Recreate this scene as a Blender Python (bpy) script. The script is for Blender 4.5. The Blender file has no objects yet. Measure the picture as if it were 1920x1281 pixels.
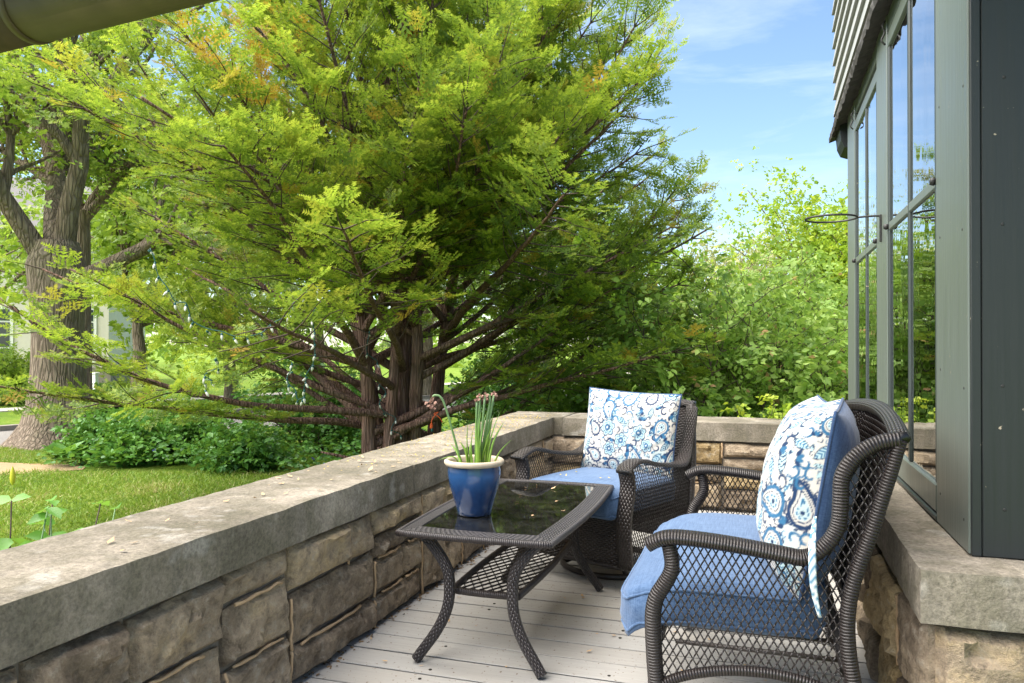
import bpy, math, random
import numpy as np
from mathutils import Vector, Matrix, noise

# ------------------------------------------------------------------ camera, sky, sun
scene = bpy.context.scene
COL = scene.collection
CAM_H = 1.13
YAW = math.atan2(470, 1440)
cam_data = bpy.data.cameras.new('camera')
cam_data.sensor_width = 36.0
cam_data.lens = 27.0
cam_data.clip_start = 0.05
cam_data.clip_end = 2000
camera = bpy.data.objects.new('camera', cam_data)
COL.objects.link(camera)
camera.location = (0, 0, CAM_H)
camera.rotation_euler = (math.radians(90.3), 0, YAW)
scene.camera = camera

SUN_EL, SUN_AZ = math.radians(60), math.radians(-118)   # azimuth from +Y, clockwise
world = bpy.data.worlds.new('World')
scene.world = world
world.use_nodes = True
wn, wl = world.node_tree.nodes, world.node_tree.links
wn.clear()
sky = wn.new('ShaderNodeTexSky')
sky.sky_type = 'NISHITA'
sky.sun_disc = False
sky.sun_elevation = SUN_EL
sky.sun_rotation = SUN_AZ
sky.air_density = 1.0
sky.dust_density = .35
sky.ozone_density = 3.0
tc = wn.new('ShaderNodeTexCoord')
mp = wn.new('ShaderNodeMapping')
mp.inputs['Scale'].default_value = (1.0, 1.0, 5.5)
mp.inputs['Rotation'].default_value = (0.10, 0.12, 0.3)
cl = wn.new('ShaderNodeTexNoise')
cl.inputs['Scale'].default_value = 2.3
cl.inputs['Detail'].default_value = 9
cl.inputs['Roughness'].default_value = 0.62
cl.inputs['Distortion'].default_value = 0.5
cr = wn.new('ShaderNodeValToRGB')
cr.color_ramp.elements[0].position = 0.47
cr.color_ramp.elements[0].color = (0, 0, 0, 1)
cr.color_ramp.elements[1].position = 0.95
cr.color_ramp.elements[1].color = (0.5, 0.5, 0.5, 1)
cm = wn.new('ShaderNodeMixRGB')
cm.inputs['Color2'].default_value = (6.0, 6.3, 6.9, 1)
bg = wn.new('ShaderNodeBackground')
bg.inputs['Strength'].default_value = 0.070
wo = wn.new('ShaderNodeOutputWorld')
wl.new(tc.outputs['Generated'], mp.inputs['Vector'])
wl.new(mp.outputs['Vector'], cl.inputs['Vector'])
wl.new(cl.outputs['Fac'], cr.inputs['Fac'])
wl.new(cr.outputs['Color'], cm.inputs['Fac'])
wl.new(sky.outputs['Color'], cm.inputs['Color1'])
wl.new(cm.outputs['Color'], bg.inputs['Color'])
wl.new(bg.outputs['Background'], wo.inputs['Surface'])

sun_data = bpy.data.lights.new('sun', 'SUN')
sun_data.energy = 4.2
sun_data.angle = math.radians(85)
sun_data.color = (1.0, 0.93, 0.83)
sun = bpy.data.objects.new('sun', sun_data)
COL.objects.link(sun)
sd = Vector((math.sin(SUN_AZ) * math.cos(SUN_EL), math.cos(SUN_AZ) * math.cos(SUN_EL), math.sin(SUN_EL)))
sun.rotation_euler = sd.to_track_quat('Z', 'Y').to_euler()
sun.location = sd * 50

vs = scene.view_settings
vs.view_transform = 'Standard'
vs.look = 'None'
vs.gamma = 1
vs.use_curve_mapping = False
vs.exposure = 2.0
scene.cycles.max_bounces = 8
scene.cycles.transparent_max_bounces = 16
scene.cycles.use_denoising = True

rng = np.random.default_rng(7)
random.seed(11)
GZ = -0.57          # lawn level, the deck is z = 0

# ------------------------------------------------------------------ helpers
def survey(u, v, d):
    """world point that stands d metres deep in the photographer's view (1920 x 1281 plate)"""
    s, c = math.sin(YAW), math.cos(YAW)
    x = (u - 960) / 1440 * d
    return Vector((x * c - d * s, x * s + d * c, CAM_H + (648 - v) / 1440 * d))

def tag(o, label=None, cat=None, group=None, kind=None):
    if label: o['label'] = label
    if cat: o['category'] = cat
    if group: o['group'] = group
    if kind: o['kind'] = kind
    return o

def empty(name, loc=(0, 0, 0), rz=0.0):
    o = bpy.data.objects.new(name, None)
    o.empty_display_size = 0.1
    o.location = loc
    o.rotation_euler = (0, 0, rz)
    COL.objects.link(o)
    return o

def link(name, me, mat=None, parent=None, loc=None, rot=None):
    o = bpy.data.objects.new(name, me)
    if mat is not None and len(me.materials) == 0:
        me.materials.append(mat)
    if parent is not None: o.parent = parent
    if loc is not None: o.location = loc
    if rot is not None: o.rotation_euler = rot
    COL.objects.link(o)
    return o

def np_mesh(name, V, F, attrs=None, colors=None, smooth=False):
    V = np.asarray(V, dtype=np.float32)
    F = np.asarray(F, dtype=np.int32)
    k = F.shape[1]
    me = bpy.data.meshes.new(name)
    me.vertices.add(len(V))
    me.vertices.foreach_set('co', V.ravel())
    me.loops.add(F.size)
    me.loops.foreach_set('vertex_index', F.ravel())
    me.polygons.add(len(F))
    me.polygons.foreach_set('loop_start', np.arange(0, F.size, k, dtype=np.int32))
    me.update(calc_edges=True)
    if smooth:
        me.polygons.foreach_set('use_smooth', np.ones(len(F), dtype=bool))
    if attrs:
        for n, a in attrs.items():
            at = me.attributes.new(n, 'FLOAT', 'POINT')
            at.data.foreach_set('value', np.asarray(a, dtype=np.float32))
    if colors is not None:
        at = me.attributes.new('Col', 'FLOAT_COLOR', 'POINT')
        c4 = np.ones((len(V), 4), dtype=np.float32)
        c4[:, :3] = colors
        at.data.foreach_set('color', c4.ravel())
    return me

class MB:
    """collects polygons (with uv in metres) and links them as one mesh"""
    def __init__(self):
        self.v, self.f, self.uv = [], [], []
    def add(self, verts, faces, uvs=None):
        b = len(self.v)
        self.v += [tuple(p) for p in verts]
        for i, f in enumerate(faces):
            self.f.append([b + k for k in f])
            if uvs is None:
                self.uv.append([(verts[k][0] + verts[k][2] * .37, verts[k][1] + verts[k][2] * .71) for k in f])
            else:
                self.uv.append(uvs[i])
        return self
    def box(self, x0, x1, y0, y1, z0, z1, bev=0.0):
        if bev <= 0:
            vs_ = [(x0, y0, z0), (x1, y0, z0), (x1, y1, z0), (x0, y1, z0), (x0, y0, z1), (x1, y0, z1), (x1, y1, z1), (x0, y1, z1)]
            fs = [(0, 3, 2, 1), (4, 5, 6, 7), (0, 1, 5, 4), (1, 2, 6, 5), (2, 3, 7, 6), (3, 0, 4, 7)]
            return self.add(vs_, fs)
        b = bev
        vs_, idx = [], {}
        for sx in (0, 1):
            for sy in (0, 1):
                for sz in (0, 1):
                    cx, cy, cz = (x0, x1)[sx], (y0, y1)[sy], (z0, z1)[sz]
                    ix, iy, iz = (b, -b)[sx], (b, -b)[sy], (b, -b)[sz]
                    for ax in range(3):
                        p = [cx + ix, cy + iy, cz + iz]
                        p[ax] = (cx, cy, cz)[ax]
                        idx[(sx, sy, sz, ax)] = len(vs_)
                        vs_.append(tuple(p))
        fs = []
        fs.append([idx[(0, 0, 0, 0)], idx[(0, 0, 1, 0)], idx[(0, 1, 1, 0)], idx[(0, 1, 0, 0)]])
        fs.append([idx[(1, 0, 0, 0)], idx[(1, 1, 0, 0)], idx[(1, 1, 1, 0)], idx[(1, 0, 1, 0)]])
        fs.append([idx[(0, 0, 0, 1)], idx[(1, 0, 0, 1)], idx[(1, 0, 1, 1)], idx[(0, 0, 1, 1)]])
        fs.append([idx[(0, 1, 0, 1)], idx[(0, 1, 1, 1)], idx[(1, 1, 1, 1)], idx[(1, 1, 0, 1)]])
        fs.append([idx[(0, 0, 0, 2)], idx[(0, 1, 0, 2)], idx[(1, 1, 0, 2)], idx[(1, 0, 0, 2)]])
        fs.append([idx[(0, 0, 1, 2)], idx[(1, 0, 1, 2)], idx[(1, 1, 1, 2)], idx[(0, 1, 1, 2)]])
        for a in range(3):
            o1, o2 = [k for k in range(3) if k != a]
            for s1 in (0, 1):
                for s2 in (0, 1):
                    def key(e, ax):
                        q = [0, 0, 0]
                        q[a] = e; q[o1] = s1; q[o2] = s2
                        return idx[(q[0], q[1], q[2], ax)]
                    fs.append([key(0, o1), key(1, o1), key(1, o2), key(0, o2)])
        for sx in (0, 1):
            for sy in (0, 1):
                for sz in (0, 1):
                    fs.append([idx[(sx, sy, sz, 0)], idx[(sx, sy, sz, 1)], idx[(sx, sy, sz, 2)]])
        return self.add(vs_, fs)
    def tube(self, path, rad, sides=8, closed=False, flat=1.0, up=None, caps=True):
        """rad: number or list; flat squashes the section along the 'up' direction"""
        P = [Vector(p) for p in path]
        n = len(P)
        R = [rad] * n if not hasattr(rad, '__len__') else list(rad)
        upv = Vector(up) if up is not None else None
        prev = None
        verts, L, lens = [], 0.0, []
        for i in range(n):
            a = P[(i - 1) % n] if (closed or i > 0) else P[i]
            b = P[(i + 1) % n] if (closed or i < n - 1) else P[i]
            t = (b - a).normalized()
            if i > 0: L += (P[i] - P[i - 1]).length
            lens.append(L)
            if upv is not None:
                nrm = (upv - t * upv.dot(t))
                nrm = nrm.normalized() if nrm.length > 1e-5 else t.orthogonal().normalized()
            elif prev is None:
                nrm = t.orthogonal().normalized()
            else:
                nrm = (prev - t * prev.dot(t))
                nrm = nrm.normalized() if nrm.length > 1e-6 else t.orthogonal().normalized()
            prev = nrm
            bi = t.cross(nrm)
            for k in range(sides):
                an = 2 * math.pi * (k + .5) / sides
                verts.append(P[i] + nrm * (math.cos(an) * R[i] * flat) + bi * (math.sin(an) * R[i]))
        faces, uvs = [], []
        m = n if closed else n - 1
        circ = 2 * math.pi * max(R)
        tot = L + ((P[0] - P[-1]).length if closed else 0)
        for i in range(m):
            j = (i + 1) % n
            l0, l1 = lens[i], (lens[j] if j else tot)
            for k in range(sides):
                k2 = (k + 1) % sides
                faces.append((i * sides + k, i * sides + k2, j * sides + k2, j * sides + k))
                c0, c1 = circ * k / sides, circ * (k + 1) / sides
                uvs.append([(l0, c0), (l0, c1), (l1, c1), (l1, c0)])
        if not closed and caps:
            faces.append(tuple(range(sides - 1, -1, -1)))
            uvs.append([(0, 0)] * sides)
            faces.append(tuple((n - 1) * sides + k for k in range(sides)))
            uvs.append([(0, 0)] * sides)
        return self.add(verts, faces, uvs)
    def lathe(self, prof, seg=32, c=(0, 0, 0)):
        verts, faces, uvs = [], [], []
        for r, z in prof:
            for k in range(seg):
                a = 2 * math.pi * k / seg
                verts.append((c[0] + r * math.cos(a), c[1] + r * math.sin(a), c[2] + z))
        for i in range(len(prof) - 1):
            for k in range(seg):
                k2 = (k + 1) % seg
                faces.append((i * seg + k, i * seg + k2, (i + 1) * seg + k2, (i + 1) * seg + k))
                uvs.append([(k / seg, prof[i][1]), ((k + 1) / seg, prof[i][1]), ((k + 1) / seg, prof[i + 1][1]), (k / seg, prof[i + 1][1])])
        return self.add(verts, faces, uvs)
    def mesh(self, name, smooth=False):
        me = bpy.data.meshes.new(name)
        me.from_pydata(self.v, [], self.f)
        uvl = me.uv_layers.new(name='UVMap')
        flat = [c for f in self.uv for p in f for c in p]
        uvl.data.foreach_set('uv', flat)
        if smooth:
            me.polygons.foreach_set('use_smooth', [True] * len(me.polygons))
        me.update()
        return me
    def build(self, name, mat, parent=None, smooth=False, loc=None, rot=None, crease=None):
        me = self.mesh(name, smooth)
        if crease: me.set_sharp_from_angle(angle=math.radians(crease))
        return link(name, me, mat, parent, loc, rot)

def smooth_path(pts, n=6):
    """Catmull-Rom through the points"""
    P = [Vector(p) for p in pts]
    out = []
    for i in range(len(P) - 1):
        p0 = P[i - 1] if i > 0 else P[i] * 2 - P[i + 1]
        p1, p2 = P[i], P[i + 1]
        p3 = P[i + 2] if i + 2 < len(P) else P[i + 1] * 2 - P[i]
        for k in range(n):
            t = k / n
            out.append(0.5 * ((2 * p1) + (p2 - p0) * t + (2 * p0 - 5 * p1 + 4 * p2 - p3) * t * t + (3 * p1 - p0 - 3 * p2 + p3) * t ** 3))
    out.append(P[-1])
    return out

# ------------------------------------------------------------------ materials
class NT:
    def __init__(self, name):
        self.m = bpy.data.materials.new(name)
        self.m.use_nodes = True
        self.t = self.m.node_tree
        self.t.nodes.clear()
        self.out = self.t.nodes.new('ShaderNodeOutputMaterial')
    def n(self, typ, _p=None, **ins):
        nd = self.t.nodes.new(typ)
        for k, v in (_p or {}).items(): setattr(nd, k, v)
        for k, v in ins.items():
            key = k.replace('_', ' ')
            if key.isdigit(): key = int(key)
            if isinstance(key, str) and key.startswith('i') and key[1:].isdigit(): key = int(key[1:])
            s = nd.inputs[key]
            if isinstance(v, bpy.types.NodeSocket): self.t.links.new(v, s)
            elif isinstance(v, tuple) and len(v) == 3 and s.type == 'RGBA': s.default_value = (*v, 1)
            else: s.default_value = v
        return nd
    def math(self, op, a, b=0.0, c=None):
        ins = {'i0': a, 'i1': b}
        if c is not None: ins['i2'] = c
        return self.n('ShaderNodeMath', {'operation': op}, **ins).outputs[0]
    def mix(self, fac, a, b, blend='MIX'):
        return self.n('ShaderNodeMixRGB', {'blend_type': blend}, Fac=fac, Color1=a, Color2=b).outputs[0]
    def ramp(self, fac, stops):
        nd = self.n('ShaderNodeValToRGB', None, Fac=fac)
        e = nd.color_ramp.elements
        while len(e) < len(stops): e.new(0.5)
        for i, (p, c) in enumerate(stops):
            e[i].position = p
            e[i].color = (*c, 1) if len(c) == 3 else c
        return nd.outputs['Color']
    def coord(self, which='Object', scale=(1, 1, 1), rot=(0, 0, 0)):
        tcn = self.n('ShaderNodeTexCoord')
        return self.n('ShaderNodeMapping', None, Vector=tcn.outputs[which], Scale=scale, Rotation=rot).outputs[0]
    def noise(self, vec, scale, detail=4, rough=.55, dist=0.0):
        return self.n('ShaderNodeTexNoise', None, Vector=vec, Scale=scale, Detail=detail, Roughness=rough, Distortion=dist).outputs['Fac']
    def bump(self, h, strength=.3, dist=.01, normal=None):
        ins = dict(Height=h, Strength=strength, Distance=dist)
        if normal is not None: ins['Normal'] = normal
        return self.n('ShaderNodeBump', None, **ins).outputs[0]
    def bsdf(self, **ins):
        b = self.n('ShaderNodeBsdfPrincipled', None, **ins)
        self.t.links.new(b.outputs[0], self.out.inputs['Surface'])
        return self.m

def plain(name, col, rough=.6, spec=.5, nscale=30, var=.15, bump=.1, metallic=0.0):
    g = NT(name)
    v = g.coord()
    nz = g.noise(v, nscale, 5)
    c = g.mix(nz, tuple(k * (1 - var) for k in col), tuple(min(1, k * (1 + var)) for k in col))
    return g.bsdf(Base_Color=c, Roughness=rough, Metallic=metallic, Normal=g.bump(nz, bump, .004), Specular_IOR_Level=spec)

def leaf_material(name, stops, trans=.35, rough=.5, dead=None):
    g = NT(name)
    tint = g.n('ShaderNodeAttribute', {'attribute_name': 'tint'}).outputs['Fac']
    col = g.ramp(tint, stops)
    if dead:
        d = g.n('ShaderNodeAttribute', {'attribute_name': 'dead'}).outputs['Fac']
        col = g.mix(d, col, dead)
    pb = g.n('ShaderNodeBsdfPrincipled', None, Base_Color=col, Roughness=rough, Specular_IOR_Level=.35)
    tb = g.n('ShaderNodeBsdfTranslucent', None, Color=g.mix(.25, col, (.35, .45, .03)))
    mx = g.n('ShaderNodeMixShader', None, Fac=trans)
    g.t.links.new(pb.outputs[0], mx.inputs[1])
    g.t.links.new(tb.outputs[0], mx.inputs[2])
    g.t.links.new(mx.outputs[0], g.out.inputs['Surface'])
    return g.m

def bark_material(name, c0, c1, c2, scale=14, stretch=.18, bump=.9):
    g = NT(name)
    v = g.coord('Object', (1, 1, stretch))
    w = g.noise(v, scale, 6, .65, .6)
    vo = g.n('ShaderNodeTexVoronoi', {'feature': 'DISTANCE_TO_EDGE'}, Vector=v, Scale=scale * 1.1).outputs['Distance']
    fis = g.ramp(vo, [(0, (0, 0, 0)), (.22, (1, 1, 1))])
    big = g.noise(g.coord(), 1.6, 3)
    c = g.ramp(w, [(.25, c0), (.5, c1), (.78, c2)])
    c = g.mix(g.math('MULTIPLY', g.ramp(big, [(.5, (0, 0, 0)), (.75, (1, 1, 1))]), .35), c, (.10, .12, .05))
    c = g.mix(g.math('MULTIPLY', g.math('SUBTRACT', 1.0, fis), .55), c, c0)
    h = g.math('ADD', g.math('MULTIPLY', w, .5), fis)
    return g.bsdf(Base_Color=c, Roughness=.9, Normal=g.bump(h, bump, .03), Specular_IOR_Level=.2)

# coping slabs: weathered limestone
def coping_material():
    g = NT('weathered limestone coping')
    v = g.coord()
    big = g.noise(v, 1.9, 5, .6, .4)
    mid = g.noise(v, 9, 6, .65, .2)
    fine = g.noise(v, 95, 4, .7)
    streak = g.noise(g.coord('Object', (5, 5, .45)), 2.6, 5, .6)
    c = g.ramp(big, [(.32, (.145, .128, .095)), (.46, (.235, .205, .158)), (.6, (.335, .292, .232)), (.76, (.43, .378, .305))])
    c = g.mix(g.math('MULTIPLY', g.ramp(mid, [(.40, (1, 1, 1)), (.58, (0, 0, 0))]), .55), c, (.125, .115, .075))
    c = g.mix(g.math('MULTIPLY', g.ramp(streak, [(.52, (0, 0, 0)), (.72, (1, 1, 1))]), .35), c, (.11, .105, .09))
    lich = g.n('ShaderNodeTexVoronoi', {'feature': 'F1'}, Vector=g.n('ShaderNodeVectorMath', {'operation': 'ADD'}, i0=v, i1=g.n('ShaderNodeTexNoise', None, Vector=v, Scale=6.0).outputs['Color']).outputs[0], Scale=2.6).outputs['Distance']
    c = g.mix(g.math('MULTIPLY', g.ramp(lich, [(.12, (1, 1, 1)), (.30, (0, 0, 0))]), .28), c, (.55, .53, .48))
    c = g.mix(.75, c, g.ramp(fine, [(.32, (.45, .45, .45)), (.68, (1.2, 1.2, 1.2))]), 'MULTIPLY')
    h = g.math('ADD', g.math('MULTIPLY', fine, .6), mid)
    return g.bsdf(Base_Color=c, Roughness=.93, Normal=g.bump(h, .6, .012), Specular_IOR_Level=.2)

def stone_material(name, palette):
    g = NT(name)
    v = g.coord()
    rnd = g.n('ShaderNodeObjectInfo').outputs['Random']
    off = g.n('ShaderNodeVectorMath', {'operation': 'ADD'}, i0=v, i1=g.n('ShaderNodeCombineXYZ', None, X=g.math('MULTIPLY', rnd, 40.0), Y=g.math('MULTIPLY', rnd, 17.0), Z=0.0).outputs[0]).outputs[0]
    a = g.noise(off, 5.0, 7, .66, .25)
    b = g.noise(off, 21, 7, .72, .15)
    f = g.noise(off, 85, 4, .75)
    stops = [(.28, palette[0]), (.44, palette[1]), (.56, palette[2]), (.72, palette[3])]
    fac = g.math('ADD', g.math('MULTIPLY', a, .8), g.math('MULTIPLY', g.math('SUBTRACT', rnd, .5), .26))
    fac = g.math('ADD', fac, g.math('MULTIPLY', b, .2))
    c = g.ramp(fac, stops)
    c = g.mix(g.math('MULTIPLY', g.ramp(b, [(.36, (1, 1, 1)), (.5, (0, 0, 0))]), .42), c, (.06, .05, .04))
    c = g.mix(g.math('MULTIPLY', g.ramp(b, [(.54, (0, 0, 0)), (.66, (1, 1, 1))]), .62), c, (.46, .41, .33))
    c = g.mix(.5, c, g.ramp(f, [(.3, (.5, .5, .5)), (.7, (1.2, 1.2, 1.2))]), 'MULTIPLY')
    h = g.math('ADD', g.math('MULTIPLY', f, .3), b)
    return g.bsdf(Base_Color=c, Roughness=.95, Normal=g.bump(h, 1.0, .03), Specular_IOR_Level=.15)

M = {}
M['coping'] = coping_material()
M['stone'] = stone_material('brown rubble stone', [(.15, .115, .082), (.30, .235, .165), (.43, .34, .235), (.56, .42, .23)])
M['stone_yellow'] = stone_material('ochre rubble stone', [(.20, .14, .07), (.34, .245, .12), (.47, .355, .19), (.54, .43, .26)])
M['mortar'] = plain('grey mortar', (.16, .14, .115), .95, .1, 60, .3, .6)
M['bead'] = plain('tan raised mortar', (.40, .28, .165), .9, .2, 60, .3, .5)

def deck_material():
    g = NT('weathered grey composite deck board')
    rnd = g.n('ShaderNodeObjectInfo').outputs['Random']
    v0 = g.coord()
    v = g.n('ShaderNodeVectorMath', {'operation': 'ADD'}, i0=v0, i1=g.n('ShaderNodeCombineXYZ', None, X=g.math('MULTIPLY', rnd, 31.0), Y=0.0, Z=0.0).outputs[0]).outputs[0]
    gr = g.noise(g.n('ShaderNodeMapping', None, Vector=v, Scale=(1.5, 42, 10)).outputs[0], 2.6, 5, .6, .3)
    big = g.noise(v, 1.7, 4)
    spots = g.noise(v, 70, 2, .5)
    c = g.ramp(gr, [(.25, (.28, .272, .252)), (.75, (.40, .39, .365))])
    c = g.mix(g.math('MULTIPLY', g.ramp(big, [(.4, (0, 0, 0)), (.7, (1, 1, 1))]), .55), c, (.33, .295, .245))
    c = g.mix(g.math('MULTIPLY', rnd, .22), c, (.44, .43, .41))
    c = g.mix(g.ramp(spots, [(.665, (0, 0, 0)), (.70, (1, 1, 1))]), c, (.15, .11, .075))
    return g.bsdf(Base_Color=c, Roughness=.62, Normal=g.bump(gr, .25, .003), Specular_IOR_Level=.35)
M['deck'] = deck_material()
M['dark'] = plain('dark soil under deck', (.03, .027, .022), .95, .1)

def paint_material(name, col, rough=.42):
    g = NT(name)
    v = g.coord()
    gr = g.noise(g.coord('Object', (14, 14, .5)), 6, 4, .6)
    n2 = g.noise(v, 3.0, 4)
    chips = g.noise(v, 48, 3, .6)
    c = g.mix(gr, tuple(k * .82 for k in col), tuple(k * 1.18 for k in col))
    c = g.mix(g.math('MULTIPLY', n2, .25), c, tuple(k * 1.35 + .01 for k in col))
    c = g.mix(g.ramp(chips, [(.735, (0, 0, 0)), (.75, (1, 1, 1))]), c, (.33, .27, .2))
    r = g.math('ADD', rough, g.math('MULTIPLY', g.math('SUBTRACT', gr, .5), .3))
    return g.bsdf(Base_Color=c, Roughness=r, Normal=g.bump(gr, .2, .003), Specular_IOR_Level=.5)
M['paint'] = paint_material('dark grey green wood paint', (.032, .040, .038))
M['paint_light'] = paint_material('weathered grey green paint', (.108, .126, .110), .36)
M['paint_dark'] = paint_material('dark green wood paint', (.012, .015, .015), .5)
M['siding'] = paint_material('weathered grey siding', (.27, .275, .27), .6)
M['shingle'] = plain('dark rough shingle', (.05, .047, .044), .85, .3, 40, .5, .9)

def glass_material():
    g = NT('old window glass')
    v = g.coord()
    wv = g.noise(g.coord('Object', (1, 1.5, .6)), 2.6, 2, .5, .8)
    nb = g.bump(wv, .14, .012)
    fr = g.n('ShaderNodeFresnel', None, IOR=1.52, Normal=nb).outputs[0]
    fr2 = g.math('MINIMUM', g.math('MULTIPLY_ADD', fr, 1.55, .05), 1.0)
    gl = g.n('ShaderNodeBsdfGlossy', None, Color=(.97, .98, .97), Roughness=.012, Normal=nb)
    tr = g.n('ShaderNodeBsdfTransparent', None, Color=(.86, .9, .87))
    mx = g.n('ShaderNodeMixShader', None, Fac=fr2)
    g.t.links.new(tr.outputs[0], mx.inputs[1])
    g.t.links.new(gl.outputs[0], mx.inputs[2])
    g.t.links.new(mx.outputs[0], g.out.inputs['Surface'])
    return g.m
M['glass'] = glass_material()

def table_glass():
    g = NT('smoked table glass')
    v = g.coord()
    nz = g.noise(v, 22, 5, .65)
    dirt = g.ramp(nz, [(.4, (.02, .02, .02)), (.75, (.09, .09, .09))])
    fr = g.n('ShaderNodeFresnel', None, IOR=1.55).outputs[0]
    fr2 = g.math('MINIMUM', g.math('MULTIPLY_ADD', fr, 1.15, .01), 1.0)
    gl = g.n('ShaderNodeBsdfGlossy', None, Color=(.95, .95, .93), Roughness=.03)
    tr = g.n('ShaderNodeBsdfTransparent', None, Color=(.34, .295, .21))
    df = g.n('ShaderNodeBsdfDiffuse', None, Color=(.30, .29, .25))
    m0 = g.n('ShaderNodeMixShader', None, Fac=dirt)
    g.t.links.new(tr.outputs[0], m0.inputs[1])
    g.t.links.new(df.outputs[0], m0.inputs[2])
    mx = g.n('ShaderNodeMixShader', None, Fac=fr2)
    g.t.links.new(m0.outputs[0], mx.inputs[1])
    g.t.links.new(gl.outputs[0], mx.inputs[2])
    g.t.links.new(mx.outputs[0], g.out.inputs['Surface'])
    return g.m
M['table_glass'] = table_glass()

def wrap_material(name, col, pitch=.0075):
    """round rattan wrapped across a rod: ridges along uv.x"""
    g = NT(name)
    uv = g.n('ShaderNodeTexCoord').outputs['UV']
    sp = g.n('ShaderNodeSeparateXYZ', None, Vector=uv)
    s = g.math('ABSOLUTE', g.math('SINE', g.math('MULTIPLY', sp.outputs[0], math.pi / pitch)))
    nz = g.noise(g.coord('Object'), 35, 4)
    cell = g.n('ShaderNodeTexWhiteNoise', {'noise_dimensions': '1D'}, W=g.math('FLOOR', g.math('DIVIDE', sp.outputs[0], pitch))).outputs['Value']
    c = g.mix(g.math('MULTIPLY_ADD', nz, .6, g.math('MULTIPLY', cell, .4)), tuple(k * .7 for k in col), tuple(k * 1.7 for k in col))
    c = g.mix(g.ramp(s, [(0, (1, 1, 1)), (.35, (0, 0, 0))]), c, (.006, .005, .004))
    return g.bsdf(Base_Color=c, Roughness=.40, Normal=g.bump(g.math('POWER', s, .6), .9, .004), Specular_IOR_Level=.55)

def weave_material(name, col, pu=.014, pv=.009):
    """flat strips woven over and under, in uv metres"""
    g = NT(name)
    uv = g.n('ShaderNodeTexCoord').outputs['UV']
    sp = g.n('ShaderNodeSeparateXYZ', None, Vector=uv)
    row = g.math('FLOOR', g.math('DIVIDE', sp.outputs[1], pv))
    ph = g.math('MULTIPLY', row, math.pi / 2)
    s = g.math('ABSOLUTE', g.math('SINE', g.math('ADD', g.math('MULTIPLY', sp.outputs[0], math.pi / (2 * pu)), ph)))
    t = g.math('ABSOLUTE', g.math('SINE', g.math('MULTIPLY', sp.outputs[1], math.pi / pv)))
    h = g.math('MULTIPLY', g.math('POWER', s, .7), g.math('POWER', t, .5))
    nz = g.noise(g.coord('Object'), 25, 4)
    c = g.mix(nz, tuple(k * .7 for k in col), tuple(k * 1.6 for k in col))
    c = g.mix(g.ramp(h, [(.05, (1, 1, 1)), (.4, (0, 0, 0))]), c, (.004, .0035, .003))
    return g.bsdf(Base_Color=c, Roughness=.38, Normal=g.bump(h, 1.0, .006), Specular_IOR_Level=.55)
M['wrap'] = wrap_material('wrapped brown rattan', (.015, .0105, .009))
M['strand'] = wrap_material('brown rattan strand', (.014, .010, .0085), .02)
M['weave'] = weave_material('woven brown rattan', (.020, .014, .0115))
M['weave_table'] = weave_material('woven grey brown rattan', (.030, .025, .026), .011, .0085)
M['wrap_table'] = wrap_material('wrapped grey brown rattan', (.028, .022, .021), .007)
M['metal'] = plain('dark bronze metal', (.035, .027, .022), .45, .5, 40, .3, .1)
M['iron'] = plain('black iron', (.015, .014, .013), .55, .5, 60, .3, .3)

def fabric_material(name, c0, c1):
    g = NT(name)
    v = g.coord()
    wx = g.noise(g.coord('Object', (260, 12, 260)), 1.0, 3, .6)
    wy = g.noise(g.coord('Object', (12, 260, 12)), 1.0, 3, .6)
    th = g.math('MULTIPLY', g.math('ADD', wx, wy), .5)
    big = g.noise(v, 5, 4)
    c = g.ramp(th, [(.36, c0), (.62, c1)])
    c = g.mix(g.math('MULTIPLY', big, .3), c, tuple(k * .72 for k in c0))
    sp = g.noise(v, 90, 2)
    c = g.mix(g.ramp(sp, [(.77, (0, 0, 0)), (.8, (1, 1, 1))]), c, (.6, .6, .55))
    return g.bsdf(Base_Color=c, Roughness=.9, Normal=g.bump(th, .35, .002), Specular_IOR_Level=.15, Sheen_Weight=.15)
M['blue'] = fabric_material('heathered blue cushion fabric', (.038, .076, .155), (.098, .160, .27))
M['denim'] = fabric_material('faded dark blue cushion back', (.018, .040, .10), (.050, .092, .18))

def print_material():
    g = NT('paisley printed cotton')
    col = g.n('ShaderNodeAttribute', {'attribute_name': 'Col'}).outputs['Color']
    th = g.noise(g.coord('Object'), 300, 2)
    c = g.mix(.25, col, g.ramp(th, [(.3, (.7, .7, .7)), (.7, (1.1, 1.1, 1.1))]), 'MULTIPLY')
    return g.bsdf(Base_Color=c, Roughness=.9, Normal=g.bump(th, .2, .001), Specular_IOR_Level=.15, Sheen_Weight=.1)
M['print'] = print_material()

def glaze_material():
    g = NT('cobalt glazed ceramic')
    v = g.coord()
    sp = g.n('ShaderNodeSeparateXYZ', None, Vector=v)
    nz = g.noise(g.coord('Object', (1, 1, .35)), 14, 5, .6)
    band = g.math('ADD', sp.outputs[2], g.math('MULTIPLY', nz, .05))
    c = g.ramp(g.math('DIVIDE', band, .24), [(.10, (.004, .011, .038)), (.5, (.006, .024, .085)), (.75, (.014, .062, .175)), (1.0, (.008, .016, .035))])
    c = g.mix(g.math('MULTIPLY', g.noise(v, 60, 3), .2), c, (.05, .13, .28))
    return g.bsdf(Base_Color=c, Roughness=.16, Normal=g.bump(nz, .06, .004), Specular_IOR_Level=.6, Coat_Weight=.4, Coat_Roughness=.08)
M['glaze'] = glaze_material()
M['rim'] = plain('cream unglazed rim', (.50, .41, .30), .75, .3, 50, .25, .3)
M['soil'] = plain('potting soil', (.10, .075, .06), .95, .1, 60, .5, .9)
M['bark_oak'] = bark_material('furrowed oak bark', (.10, .074, .052), (.25, .192, .14), (.37, .30, .23), 16, .16, .8)
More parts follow.
